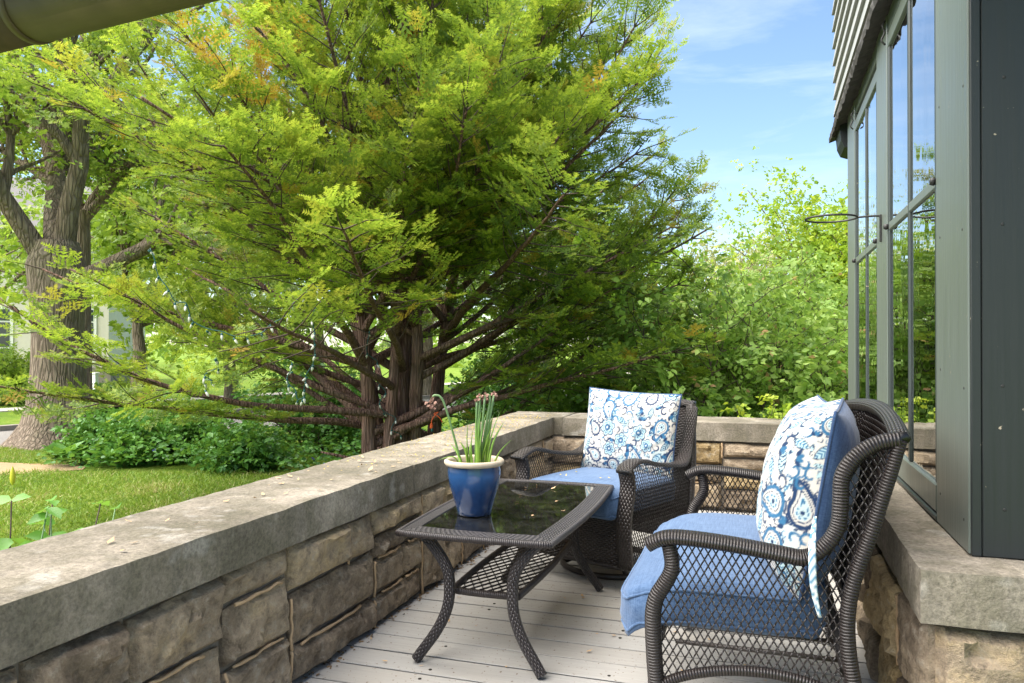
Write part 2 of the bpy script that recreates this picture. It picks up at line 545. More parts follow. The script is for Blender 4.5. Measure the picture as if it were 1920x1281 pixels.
M['bark_yew'] = bark_material('reddish peeling yew bark', (.085, .046, .036), (.22, .13, .10), (.34, .235, .195), 26, .10, .7)
M['twig'] = plain('brown twig', (.085, .062, .05), .85, .2, 60, .4, .3)

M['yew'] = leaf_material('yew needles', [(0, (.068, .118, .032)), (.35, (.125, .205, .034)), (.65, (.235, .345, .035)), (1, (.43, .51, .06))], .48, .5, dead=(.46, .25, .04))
M['hemlock'] = leaf_material('grey green conifer needles', [(0, (.05, .09, .035)), (1, (.20, .27, .09))], .25, .55)
M['oak'] = leaf_material('young oak leaves', [(0, (.10, .19, .022)), (.5, (.20, .32, .035)), (1, (.36, .46, .07))], .45)
M['maple'] = leaf_material('young maple leaves', [(0, (.10, .20, .02)), (.5, (.22, .36, .03)), (1, (.40, .48, .04))], .45)
M['lilac'] = leaf_material('lilac leaves', [(0, (.12, .22, .04)), (.5, (.25, .40, .07)), (.93, (.40, .54, .13)), (1, (.46, .27, .14))], .45, .45)
M['cover'] = leaf_material('ground cover leaves', [(0, (.030, .10, .02)), (.6, (.08, .22, .035)), (1, (.17, .36, .06))], .35, .4)
M['pale'] = leaf_material('pale budding leaves', [(0, (.24, .27, .09)), (1, (.44, .44, .2))], .35)
M['grass'] = leaf_material('lawn grass', [(0, (.08, .15, .018)), (.5, (.18, .29, .03)), (.8, (.31, .37, .07)), (1, (.46, .40, .18))], .35)
M['shrub'] = leaf_material('broad garden leaves', [(0, (.07, .20, .03)), (1, (.17, .38, .055))], .4, .38)

# ------------------------------------------------------------------ foliage helpers
def frames(D, Nrm):
    """orthonormal frames, columns (dir, side, normal), for arrays of directions and rough normals"""
    D = D / np.linalg.norm(D, axis=1, keepdims=True)
    S = np.cross(Nrm, D)
    ln = np.linalg.norm(S, axis=1, keepdims=True)
    S = np.where(ln > 1e-5, S / np.maximum(ln, 1e-6), np.array([[1, 0, 0]]))
    Nn = np.cross(D, S)
    return np.stack([D, S, Nn], axis=2)

def scatter(P, R, S, Vt, Ft):
    n, m = len(P), len(Vt)
    V = np.einsum('nij,mj->nmi', R, Vt) * np.asarray(S)[:, None, None] + P[:, None, :]
    F = (np.arange(n) * m)[:, None, None] + Ft[None]
    return V.reshape(-1, 3), F.reshape(-1, Ft.shape[1])

LEAF4 = (np.array([(0, 0, 0), (.42, .30, .05), (1, 0, -.10), (.42, -.30, .05)], float), np.array([(0, 2, 1), (0, 3, 2)]))
LEAF8 = (np.array([(0, 0, 0), (.22, .24, .05), (.58, .27, .04), (1, 0, -.16), (.58, -.27, .04), (.22, -.24, .05), (.5, 0, -.03)], float),
         np.array([(0, 6, 1), (1, 6, 2), (2, 6, 3), (3, 6, 4), (4, 6, 5), (5, 6, 0)]))
def fan_template(k, seed):
    """a twig end of k leaves"""
    r = np.random.default_rng(seed)
    Vs, Fs = [], []
    for i in range(k):
        a = r.uniform(-1.3, 1.3); p = np.array([r.uniform(-.2, 1.4), r.uniform(-.5, .5), r.uniform(-.4, .4)])
        d = np.array([[math.cos(a), math.sin(a), r.uniform(-.5, .3)]])
        R = frames(d, np.array([[r.uniform(-.5, .5), r.uniform(-.5, .5), 1.0]]))
        V, F = scatter(p[None], R, [r.uniform(.75, 1.2)], *LEAF4)
        Fs.append(F + len(np.concatenate(Vs)) if Vs else F); Vs.append(V)
    return np.concatenate(Vs), np.concatenate(Fs)
FANS = [fan_template(5, s) for s in range(4)]

def leaf_mesh(name, P, D, Nrm, S, tint, tmpl, tint_jit=.12):
    V, F = scatter(P, frames(D, Nrm), S, *tmpl)
    m = len(tmpl[0])
    t = np.repeat(tint, m)
    nleaf = max(1, m // 4)
    if m > 8:
        t = (tint[:, None, None] + rng.normal(0, tint_jit, (len(P), nleaf, 1)) + np.zeros((1, 1, 4))).reshape(-1)
    return V, F, np.clip(t, 0, 1)

def rnd_dirs(n, zlo=-1, zhi=1):
    z = rng.uniform(zlo, zhi, n); a = rng.uniform(0, 2 * math.pi, n)
    r = np.sqrt(np.maximum(0, 1 - z * z))
    return np.stack([r * np.cos(a), r * np.sin(a), z], 1)

def bend_path(p, d, length, n, wob=.12, lift=0.0):
    """a wandering branch axis: list of points"""
    p, d = Vector(p), Vector(d).normalized()
    out = [p.copy()]
    st = length / n
    for i in range(n):
        d = (d + Vector((random.gauss(0, wob), random.gauss(0, wob), random.gauss(0, wob) + lift))).normalized()
        p = p + d * st
        out.append(p.copy())
    return out

def taper(r0, r1, n):
    return [r0 + (r1 - r0) * (i / (n - 1)) ** .8 for i in range(n)]

# ------------------------------------------------------------------ ground, street
def lawn_material():
    g = NT('mown lawn')
    v = g.coord()
    a = g.noise(v, .7, 5, .6)
    b = g.noise(v, 6, 5, .65)
    f = g.noise(v, 60, 3, .7)
    c = g.ramp(g.math('MULTIPLY_ADD', b, .5, g.math('MULTIPLY', a, .5)), [(.35, (.075, .135, .018)), (.5, (.13, .21, .022)), (.66, (.23, .26, .06))])
    c = g.mix(.6, c, g.ramp(f, [(.3, (.45, .45, .45)), (.7, (1.3, 1.3, 1.3))]), 'MULTIPLY')
    return g.bsdf(Base_Color=c, Roughness=.95, Normal=g.bump(f, .8, .03), Specular_IOR_Level=.1)
M['lawn'] = lawn_material()
M['road'] = plain('worn pale asphalt', (.21, .195, .18), .9, .2, 25, .25, .4)
M['walk'] = plain('pale concrete walk', (.42, .39, .34), .9, .2, 14, .2, .3)
M['kerb'] = plain('old stone kerb', (.24, .21, .18), .9, .2, 12, .35, .6)
M['earth'] = plain('bare tan earth', (.33, .24, .14), .95, .1, 12, .3, .8)

g_ = MB()
xs = list(np.linspace(-90, 90, 37)); ys = list(np.linspace(-30, 190, 45))
xs = [-600] + xs + [600]; ys = [-200] + ys + [900]
def ground_z(x, y):
    return GZ
for j, y in enumerate(ys):
    for i, x in enumerate(xs):
        g_.v.append((x, y, ground_z(x, y)))
for j in range(len(ys) - 1):
    for i in range(len(xs) - 1):
        a = j * len(xs) + i
        g_.f.append([a, a + 1, a + 1 + len(xs), a + len(xs)]); g_.uv.append([(0, 0)] * 4)
tag(g_.build('lawn', M['lawn']), kind='structure')

def strip(name, mat, left, right, z0, z1, kind='structure'):
    """a ribbon between two polylines, as a slab from z0 to z1"""
    m = MB(); n = len(left)
    vs_ = [(*p, z1) for p in left] + [(*p, z1) for p in right] + [(*p, z0) for p in left] + [(*p, z0) for p in right]
    fs = []
    for i in range(n - 1):
        fs += [(i, i + 1, n + i + 1, n + i), (2 * n + i, 2 * n + i + 1, i + 1, i), (n + i, n + i + 1, 3 * n + i + 1, 3 * n + i)]
    m.add(vs_, fs)
    o = m.build(name, mat)
    tag(o, kind=kind)
    return o
def line2(p, q, ts, amp=.0, seed=0):
    r = random.Random(seed)
    return [(p[0] + (q[0] - p[0]) * t + r.uniform(-amp, amp), p[1] + (q[1] - p[1]) * t + r.uniform(-amp, amp)) for t in ts]
TS = [-6, -3, -1, -.5, 0, .25, .5, .75, 1, 1.3, 1.7, 2.5, 5, 12]
roadN = line2((-11.99, 9.64), (-8.95, 15.0), TS)
roadF = line2((-14.24, 11.45), (-11.3, 19.2), TS)
strip('road', M['road'], roadF, roadN, GZ - .05, GZ + .008)
kf2 = line2((-14.42, 11.55), (-11.48, 19.3), TS)
k = strip('kerb', M['kerb'], kf2, roadF, GZ - .05, GZ + .11)
w0 = line2((-18.3, 15.0), (-15.6, 22.6), TS); w1 = line2((-19.2, 15.5), (-16.5, 23.1), TS)
strip('sidewalk', M['walk'], w1, w0, GZ - .05, GZ + .03)
# patch of bare earth in front of the oak
m = MB(); ring = []
for kx in range(22):
    a = 2 * math.pi * kx / 22
    rr = 1 + .22 * math.sin(3 * a + 1) + random.uniform(-.1, .1)
    ring.append((-10.4 + 1.55 * rr * math.cos(a) * .86 - .5 * rr * math.sin(a), 7.75 + .62 * rr * math.sin(a) + .35 * rr * math.cos(a), GZ + .006))
m.add(ring, [tuple(range(22))])
tag(m.build('bare_earth', M['earth']), kind='structure')

# ------------------------------------------------------------------ deck
DX0, DX1 = -1.50, .375
deck = MB().box(-1.6, .6, -2.2, 5.5, -.12, -.06).build('deck', M['dark'])
tag(deck, kind='structure')
PITCH = .143
BWID = PITCH - .0095
bp0 = [(0, -.0025), (.0012, 0), (BWID - .0012, 0), (BWID, -.0025), (BWID - .011, -.0032), (BWID - .011, -.026), (.011, -.026), (.011, -.0032)]
bv = [(0, y_, z) for y_, z in bp0] + [(DX1 - DX0, y_, z) for y_, z in bp0]
bm_ = MB().add(bv, [tuple(range(8)), tuple(range(15, 7, -1))] + [(i, 8 + i, 8 + (i + 1) % 8, (i + 1) % 8) for i in range(8)]).mesh('board')
bm_.materials.append(M['deck'])
y = 2.856 + .0028 - PITCH * 22
while y < 5.40:
    link('board', bm_, None, deck, (DX0 + random.uniform(-.004, .004), y, random.uniform(-.0012, .0012)))
    y += PITCH

scr = MB().lathe([(0, .0006), (.0045, .0006), (.006, 0), (.006, -.002)], 10).mesh('screw')
scr.materials.append(M['dark'])
for i in range(9, 24):
    for sx_ in (-1.12, -.52, .08):
        if random.random() < .6:
            link('screw', scr, None, deck, (sx_ + random.uniform(-.02, .02), 2.856 + (i - 16) * PITCH + random.choice((.035, .10)), .0016))

# ------------------------------------------------------------------ rubble walls
def stone_mesh(w, h, d, seed, nx=9, nz=6):
    """a rock-faced block: front in the x-z plane facing -y, body depth d behind it"""
    r = random.Random(seed)
    m = MB()
    verts = []
    ox, oz = r.uniform(0, 50), r.uniform(0, 50)
    rise = r.uniform(.020, .042)
    planes = [(r.uniform(0, w), r.uniform(0, h), r.uniform(-.22, .22), r.uniform(-.30, .22), r.uniform(-.006, .008)) for _ in range(max(5, int(w * h * 260)))]
    cen = Vector((ox, oz, seed * 1.7))
    for j in range(nz):
        for i in range(nx):
            a, b = i / (nx - 1), j / (nz - 1)
            x_, z_ = a * w, b * h
            e = min(min(a, 1 - a) * w, min(b, 1 - b) * h) / .022
            e = max(0.0, min(1.0, e))
            p = Vector((x_ * 9, z_ * 9, 0)) + cen
            wx_, wz_ = x_ + noise.noise(p * .8) * .02, z_ + noise.noise(p * .8 + Vector((5, 2, 0))) * .02
            # nearest chipped facet
            q = min(planes, key=lambda t: (t[0] - wx_) ** 2 + 1.6 * (t[1] - wz_) ** 2)
            fac = q[4] + q[2] * (wx_ - q[0]) + q[3] * (wz_ - q[1])
            fac = max(-.012, min(.016, fac))
            nn = fac + noise.noise(p * .5) * .012 + noise.noise(p * 4.5) * .005 + noise.noise(p * 9.0) * .003
            y_ = -(rise * (e ** .6) + nn * e)
            jx = noise.noise(p * .7 + Vector((9, 9, 9))) * .012
            jz = noise.noise(p * .7 + Vector((3, 8, 5))) * .012
            verts.append((x_ + jx, y_, z_ + jz))
    fs = []
    for j in range(nz - 1):
        for i in range(nx - 1):
            k = j * nx + i
            fs.append((k, k + 1, k + 1 + nx, k + nx))
    n0 = len(verts)
    border = [i for i in range(nx)] + [j * nx + nx - 1 for j in range(1, nz)] + [(nz - 1) * nx + i for i in range(nx - 2, -1, -1)] + [j * nx for j in range(nz - 2, 0, -1)]
    for b in border:
        x_, _, z_ = verts[b]
        verts.append((x_, d, z_))
    for q in range(len(border)):
        q2 = (q + 1) % len(border)
        fs.append((border[q], n0 + q, n0 + q2, border[q2]))
    m.add(verts, fs)
    return m

def ashlar(length, height, seed, rows_opts=((.16, .13, .19), (.20, .12, .16), (.24, .24), (.11, .15, .09, .13), (.17, .31), (.19, .10, .19))):
    """random coursed rubble: list of (x, z, w, h) rectangles"""
    r = random.Random(seed)
    out, x = [], 0.0
    while x < length - .02:
        seg = min(r.uniform(.30, .64), length - x)
        if length - x - seg < .16: seg = length - x
        rows = list(r.choice(rows_opts)); r.shuffle(rows)
        tot = sum(rows); z = 0
        for q in rows:
            hh = q / tot * height
            if seg > .44 and r.random() < .62:
                c = r.uniform(.35, .65)
                out += [(x, z, seg * c, hh), (x + seg * c, z, seg * (1 - c), hh)]
            else:
                out.append((x, z, seg, hh))
            z += hh
        x += seg
    return out

def stone_wall_face(parent, origin, rz, length, height, seed, mats, beads=.4, depth=.1, gap=.007):
    """stones (each its own part) on a face starting at origin, running along local +x, facing local -y"""
    r = random.Random(seed * 3 + 1)
    rot = Matrix.Rotation(rz, 3, 'Z')
    for i, (x, z, w, h) in enumerate(ashlar(length, height, seed)):
        mb = stone_mesh(w - 2 * gap, h - 2 * gap, depth, seed * 100 + i, max(7, int(w / .017)), max(6, int(h / .017)))
        p = Vector(origin) + rot @ Vector((x + gap, 0, z + gap))
        mb.build('stone', r.choice(mats), parent, smooth=True, loc=p, rot=(0, 0, rz), crease=30)
        # raised mortar beads, many have fallen out
        if r.random() < beads and h > .1:
            pts = [(x + r.uniform(-.002, .003), -.017 + r.uniform(-.004, .002), z + h * t) for t in np.linspace(0.0, r.uniform(.8, 1.0), 9)]
            q = [Vector(origin) + rot @ Vector((a + r.uniform(-.003, .003), b, c_)) for a, b, c_ in pts]
            MB().tube(q, [r.uniform(.0038, .0066) for _ in q], 6).build('mortar_bead', M['bead'], parent, True)
        if r.random() < beads * .9 and z > .02 and w > .12:
            a0, a1 = sorted((r.uniform(0, .2), r.uniform(.7, 1.0)))
            pts = [(x + w * t, -.017 + r.uniform(-.004, .002), z + r.uniform(-.005, .005)) for t in np.linspace(a0, a1, 8)]
            q = [Vector(origin) + rot @ Vector(p_) for p_ in pts]
            MB().tube(q, [r.uniform(.0038, .0066) for _ in q], 6).build('mortar_bead', M['bead'], parent, True)

def coping_slab(parent, x0, x1, y0, y1, z0, z1, seed, name='coping_slab', div=.05):
    """a slab with softly worn arrises, made of a finely divided box"""
    r = random.Random(seed)
    nx, ny, nz = max(2, int((x1 - x0) / div)), max(2, int((y1 - y0) / div)), 4
    verts, faces, idx = [], [], {}
    def vid(i, j, k):
        if (i, j, k) not in idx:
            x, y_, z = x0 + (x1 - x0) * i / nx, y0 + (y1 - y0) * j / ny, z0 + (z1 - z0) * k / nz
            p = Vector((x, y_, z))
            o1 = noise.noise(p * 5 + Vector((seed, 0, 0))) * .0035 + noise.noise(p * 17) * .0018
            ed = (i in (0, nx)) + (j in (0, ny)) + (k in (0, nz))
            c = Vector(((x0 + x1) / 2, (y0 + y1) / 2, (z0 + z1) / 2))
            if i == 0: x += o1
            if i == nx: x -= o1
            if j == 0: y_ += o1
            if j == ny: y_ -= o1
            if k == nz: z += o1 * .8
            if ed >= 2:
                cut = .002 + abs(noise.noise(p * 9 + Vector((0, seed, 3)))) * .006
                if i == 0: x += cut * .8
                if i == nx: x -= cut * .8
                if j == 0: y_ += cut * .25
                if j == ny: y_ -= cut * .25
                if k == nz: z -= cut * .7
                if k == 0: z += cut * .3
            idx[(i, j, k)] = len(verts)
            verts.append((x, y_, z))
        return idx[(i, j, k)]
    for i in range(nx):
        for j in range(ny):
            faces.append((vid(i, j, nz), vid(i + 1, j, nz), vid(i + 1, j + 1, nz), vid(i, j + 1, nz)))
            faces.append((vid(i, j, 0), vid(i, j + 1, 0), vid(i + 1, j + 1, 0), vid(i + 1, j, 0)))
    for k in range(nz):
        for i in range(nx):
            faces.append((vid(i, 0, k), vid(i + 1, 0, k), vid(i + 1, 0, k + 1), vid(i, 0, k + 1)))
            faces.append((vid(i, ny, k), vid(i, ny, k + 1), vid(i + 1, ny, k + 1), vid(i + 1, ny, k)))
        for j in range(ny):
            faces.append((vid(0, j, k), vid(0, j, k + 1), vid(0, j + 1, k + 1), vid(0, j + 1, k)))
            faces.append((vid(nx, j, k), vid(nx, j + 1, k), vid(nx, j + 1, k + 1), vid(nx, j, k + 1)))
    return MB().add(verts, faces).build(name, M['coping'], parent, smooth=True, crease=35)

ZT, ZC = .605, .476       # coping top and underside
WX = -1.490               # inner stone face of the long parapet
BY = 5.46                 # inner stone face of the back parapet
wall_l = empty('parapet_wall', (-1.66, 2.4, GZ))
tag(wall_l, 'long low rubble stone parapet with a wide weathered limestone coping, left of the deck', 'wall')
ADOPTED = set()
def adopt(parent):
    """objects built since with this parent were placed in world space: compensate the parent's offset"""
    inv = (Matrix.Translation(parent.location) @ Matrix.Rotation(parent.rotation_euler.z, 4, 'Z')).inverted()
    for o in parent.children:
        if o.name not in ADOPTED:
            o.matrix_parent_inverse = inv
            ADOPTED.add(o.name)
MB().box(-1.83, WX - .012, -1.2, BY + .2, GZ - .1, ZC - .003).build('core', M['mortar'], wall_l)
stone_wall_face(wall_l, (WX, 4.0, .003), math.pi / 2, BY - 4.0, ZC - .012, 31, [M['stone']], .5)
stone_wall_face(wall_l, (WX, .5, .003), math.pi / 2, 3.5, ZC - .012, 12, [M['stone']], .45)
stone_wall_face(wall_l, (WX, -.9, .003), math.pi / 2, 1.4, ZC - .012, 13, [M['stone']], .3)
for i, (a, b) in enumerate([(-1.2, .35), (.356, 3.083), (3.087, BY - .002)]):
    # chamfered inner arris of the slab
    coping_slab(wall_l, -1.862, -1.458, a, b, ZC, ZT + (.002 if i % 2 else 0), 5 + i)
adopt(wall_l)

wall_b = empty('parapet_wall', (-.5, BY + .2, GZ))
tag(wall_b, 'short stone parapet closing the far end of the deck behind the armchair', 'wall')
MB().box(-1.83, .52, BY + .214, BY + .40, GZ - .1, ZC - .003).build('core', M['mortar'], wall_b)
MB().box(WX + .001, .52, BY + .012, BY + .213, GZ - .1, ZC - .003).build('core', M['mortar'], wall_b)
stone_wall_face(wall_b, (WX, BY, .003), 0, 1.95, ZC - .012, 22, [M['stone'], M['stone'], M['stone_yellow']], .35)
for i, (a, b) in enumerate([(-1.862, -1.395), (-1.389, .47)]):
    coping_slab(wall_b, a, b, BY + .003 if i == 0 else BY - .028, BY + .43, ZC, ZT - .001 * i, 25 + i)
adopt(wall_b)

# ------------------------------------------------------------------ house: stone base, sill, window wall, siding
HX = .49                     # outer face of posts
house = empty('house', (.6, 3.6, 0))
tag(house, 'house corner with tall grey green casement windows on a stone base, right edge', 'house')
base = MB().box(.392, 3.2, 2.09, 5.22, GZ - .1, ZC - .003).build('stone_base', M['mortar'], house)
def face_left(parent, X, y0, y1, height, seed, mats):
    # faces -x : local +x runs along -y (rz = -90deg gives +x -> -y, -y -> -x)
    stone_wall_face(parent, (X, y1, .003), -math.pi / 2, y1 - y0, height, seed, mats, .15)
face_left(base, .378, 2.075, 5.40, ZC - .012, 41, [M['stone'], M['stone'], M['stone_yellow']])
stone_wall_face(base, (.384, 2.070, GZ), 0, 2.8, ZC - GZ - .012, 44, [M['stone_yellow'], M['stone_yellow'], M['stone']], .2)
coping_slab(house, .352, .62, 2.186, 5.30, ZC, ZT - .001, 61, 'sill_slab')
coping_slab(house, .350, 3.2, 2.018, 2.182, ZC, ZT, 62, 'sill_slab')
# corner post: two boards with a joint on the porch face
MB().box(HX, .60, 2.187, 2.560, ZT + .002, 2.74, .003).build('corner_board', M['paint_light'], house)
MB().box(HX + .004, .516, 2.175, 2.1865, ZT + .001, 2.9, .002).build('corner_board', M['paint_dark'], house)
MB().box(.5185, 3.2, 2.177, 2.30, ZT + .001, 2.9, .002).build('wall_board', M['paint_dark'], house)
nail = MB().lathe([(0, .0012), (.003, .001), (.0042, 0), (.0042, -.002)], 8).mesh('nail')
nail.materials.append(M['iron'])
for zz in (.70, 1.05, 1.42, 1.80, 2.18):
    link('nail', nail, None, house, (HX, 2.235 + random.uniform(-.01, .01), zz + random.uniform(-.03, .03)), (0, -math.pi / 2, 0))
    link('nail', nail, None, house, (HX, 2.505 + random.uniform(-.01, .01), zz + random.uniform(-.03, .03)), (0, -math.pi / 2, 0))
    link('nail', nail, None, house, (.565 + random.uniform(-.004, .004), 2.1765, zz + random.uniform(-.03, .03)), (math.pi / 2, 0, 0))
# posts between and after the windows, header
MB().box(HX + .006, .60, 3.548, 3.847, ZT + .002, 2.72, .003).build('window_post', M['paint_light'], house)
MB().box(HX + .006, .60, 4.738, 5.10, ZT + .002, 2.72, .003).build('window_post', M['paint_light'], house)
MB().box(HX + .012, .60, 2.561, 5.09, 2.445, 2.85, .003).build('header_board', M['paint_light'], house)
MB().box(HX - .002, .60, 2.561, 5.09, ZT + .002, .625, .004).build('sill_board', M['paint'], house)
MB().box(.62, 3.2, 5.19, 5.23, ZT, 2.9).build('end_wall', M['paint'], house)
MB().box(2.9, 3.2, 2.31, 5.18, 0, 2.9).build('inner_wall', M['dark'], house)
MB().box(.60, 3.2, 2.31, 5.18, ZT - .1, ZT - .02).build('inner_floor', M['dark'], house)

def window(ya, yb, z0, z1, zbar, ymunt):
    fw = .034
    root = MB().box(HX + .008, .555, ya, yb, z1 - .06, z1, .003).build('window', M['paint_light'], house)   # top rail carries the rest
    MB().box(HX + .004, .552, ya, yb, z0, z0 + .085, .004).build('rail', M['paint_light'], root)
    MB().box(HX + .009, .554, ya, ya + fw, z0 + .085, z1 - .06, .003).build('stile', M['paint'], root)
    MB().box(HX + .009, .554, yb - fw, yb, z0 + .085, z1 - .06, .003).build('stile', M['paint'], root)
    MB().box(HX + .010, .548, ymunt - .016, ymunt + .016, z0 + .085, z1 - .06, .004).build('muntin', M['paint'], root)
    MB().box(HX + .008, .547, ya + fw, ymunt - .016, zbar - .018, zbar + .018, .004).build('muntin', M['paint_light'], root)
    MB().box(HX + .008, .547, ymunt + .016, yb - fw, zbar - .018, zbar + .018, .004).build('muntin', M['paint_light'], root)
    for (a, b) in ((ya + fw, ymunt - .016), (ymunt + .016, yb - fw)):
        for (c, d) in ((z0 + .085, zbar - .018), (zbar + .018, z1 - .06)):
            MB().box(HX + .017, HX + .0205, a + .0005, b - .0005, c + .0005, d - .0005).build('pane', M['glass'], root)
    for zz in (zbar, ):
        for yy in (ya + .012, yb - .012):
            MB().lathe([(0, .012), (.008, .011), (.011, .004), (.010, -.008), (0, -.012)], 10).build('latch', M['iron'], root, True, (HX + .001, yy, zz))
    # wire hook at the upper far corner
    hk = smooth_path([(HX - .002, yb - .02, z1 + .05), (HX - .012, yb - .02, z1 + .03), (HX - .004, yb - .02, z1 + .0), (HX - .016, yb - .02, z1 - .03), (HX - .002, yb - .02, z1 - .05)], 4)
    MB().tube(hk, .004, 6).build('hook', M['iron'], root, True)
    return root
window(2.590, 3.544, .628, 2.435, 1.625, 3.075)
window(3.851, 4.734, .628, 2.40, 1.608, 4.28)
# shingle flare and siding above
fl = MB()
prof = [(.432, 2.500), (.428, 2.528), (.452, 2.60), (.470, 2.70), (.62, 2.70), (.62, 2.56)]
r_ = random.Random(4)
ny_ = 90
vv, ff = [], []
for j in range(ny_ + 1):
    yy = 1.6 + (5.62 - 1.6) * j / ny_
    jz = r_.uniform(-.010, .008)
    for i, (x, z) in enumerate(prof):
        vv.append((x + (r_.uniform(-.004, .004) if i < 2 else 0), yy, z + (jz if i < 2 else 0)))
n_ = len(prof)
for j in range(ny_):
    for i in range(n_):
        a, b = j * n_ + i, j * n_ + (i + 1) % n_
        ff.append((a, b, b + n_, a + n_))
ff.append(tuple(range(n_))); ff.append(tuple(ny_ * n_ + i for i in range(n_ - 1, -1, -1)))
MB().add(vv, ff).build('shingle_flare', M['shingle'], house)
for i in range(13):
    z0 = 2.66 + i * .112
    x0 = .466 - .002 * i
    yy = 5.56 - .006 * i
    v8 = [(x0 - .014, 1.6, z0), (x0 - .014, yy, z0), (.9, yy, z0), (.9, 1.6, z0), (x0 + .004, 1.6, z0 + .125), (x0 + .004, yy, z0 + .125), (.9, yy, z0 + .125), (.9, 1.6, z0 + .125)]
    MB().add(v8, [(0, 1, 2, 3)[::-1], (4, 5, 6, 7), (0, 1, 5, 4)[::-1], (1, 2, 6, 5)[::-1], (2, 3, 7, 6)[::-1], (3, 0, 4, 7)[::-1]]).build('siding_board', M['siding'], house)
# rounded bracket under the overhang at the far corner
bp_ = [(.60, 2.70), (.46, 2.70), (.462, 2.50), (.470, 2.42), (.49, 2.375), (.53, 2.36), (.60, 2.36)]
vv = [(x, 5.215, z) for x, z in bp_] + [(x, 5.50, z) for x, z in bp_]
ff = [tuple(range(7)), tuple(range(13, 6, -1))] + [(i, 7 + i, 7 + (i + 1) % 7, (i + 1) % 7) for i in range(7)]
MB().add(vv, ff).build('bracket', M['paint_dark'], house)
adopt(house)

# ring for a hanging plant on the window post
ph = empty('plant_hanger', (HX + .006, 3.70, 1.685))
tag(ph, 'black iron ring bracket for a hanging plant fixed to the window post', 'plant hanger')
MB().box(-.008, 0, -.008, .008, -.10, .02, .002).build('back_plate', M['iron'], ph)
MB().tube(smooth_path([(-.006, 0, .008), (-.012, 0, .014), (-.05, 0, .014), (-.098, 0, .012)], 4), .0045, 8).build('arm', M['iron'], ph, True)
ring = [(-.205 + .107 * math.cos(a), .107 * math.sin(a), .012) for a in np.linspace(0, 2 * math.pi, 41)[:-1]]
MB().tube(ring, .0045, 8, closed=True).build('ring', M['iron'], ph, True)

# porch roof edge with its half-round gutter, above the photographer
roof = empty('porch_roof', (-1.0, 1.5, 2.4))
tag(roof, 'dark underside of porch roof above the top left corner', 'porch roof')
gd = Vector((.994, -.108, 0)); gn = Vector((-.108, -.994, 0))
gp = Vector((-2.83, 2.23, 2.408))
rp = gp + gn * .12 + Vector((0, 0, .10))
vv = []
for t, dn, dz in ((-1.6, 0, 0), (4.6, 0, 0), (4.6, .55, .14), (-1.6, .55, .14)):
    for h_ in (0, .14):
        q = rp + gd * t + gn * dn
        vv.append((q.x, q.y, q.z + dz + h_))
MB().add(vv, [(0, 2, 4, 6), (1, 7, 5, 3), (0, 1, 3, 2), (2, 3, 5, 4), (4, 5, 7, 6), (6, 7, 1, 0)]).build('roof_slab', M['paint_dark'], roof)
adopt(roof)
M['gutter'] = plain('dull brown metal gutter', (.085, .058, .036), .55, .4, 9, .45, .15, .1)
gut = empty('gutter', gp)
tag(gut, 'round brown metal gutter with a seam, crossing the top left corner', 'gutter')
MB().tube([gd * t for t in (-1.5, .18)], .115, 40).build('gutter_run', M['gutter'], gut, True)
MB().tube([gd * t for t in (.165, .20)], .122, 40).build('joint_ring', M['gutter'], gut, True)
MB().tube([gd * t for t in (.19, 3.3)], .118, 40).build('gutter_run', M['gutter'], gut, True)

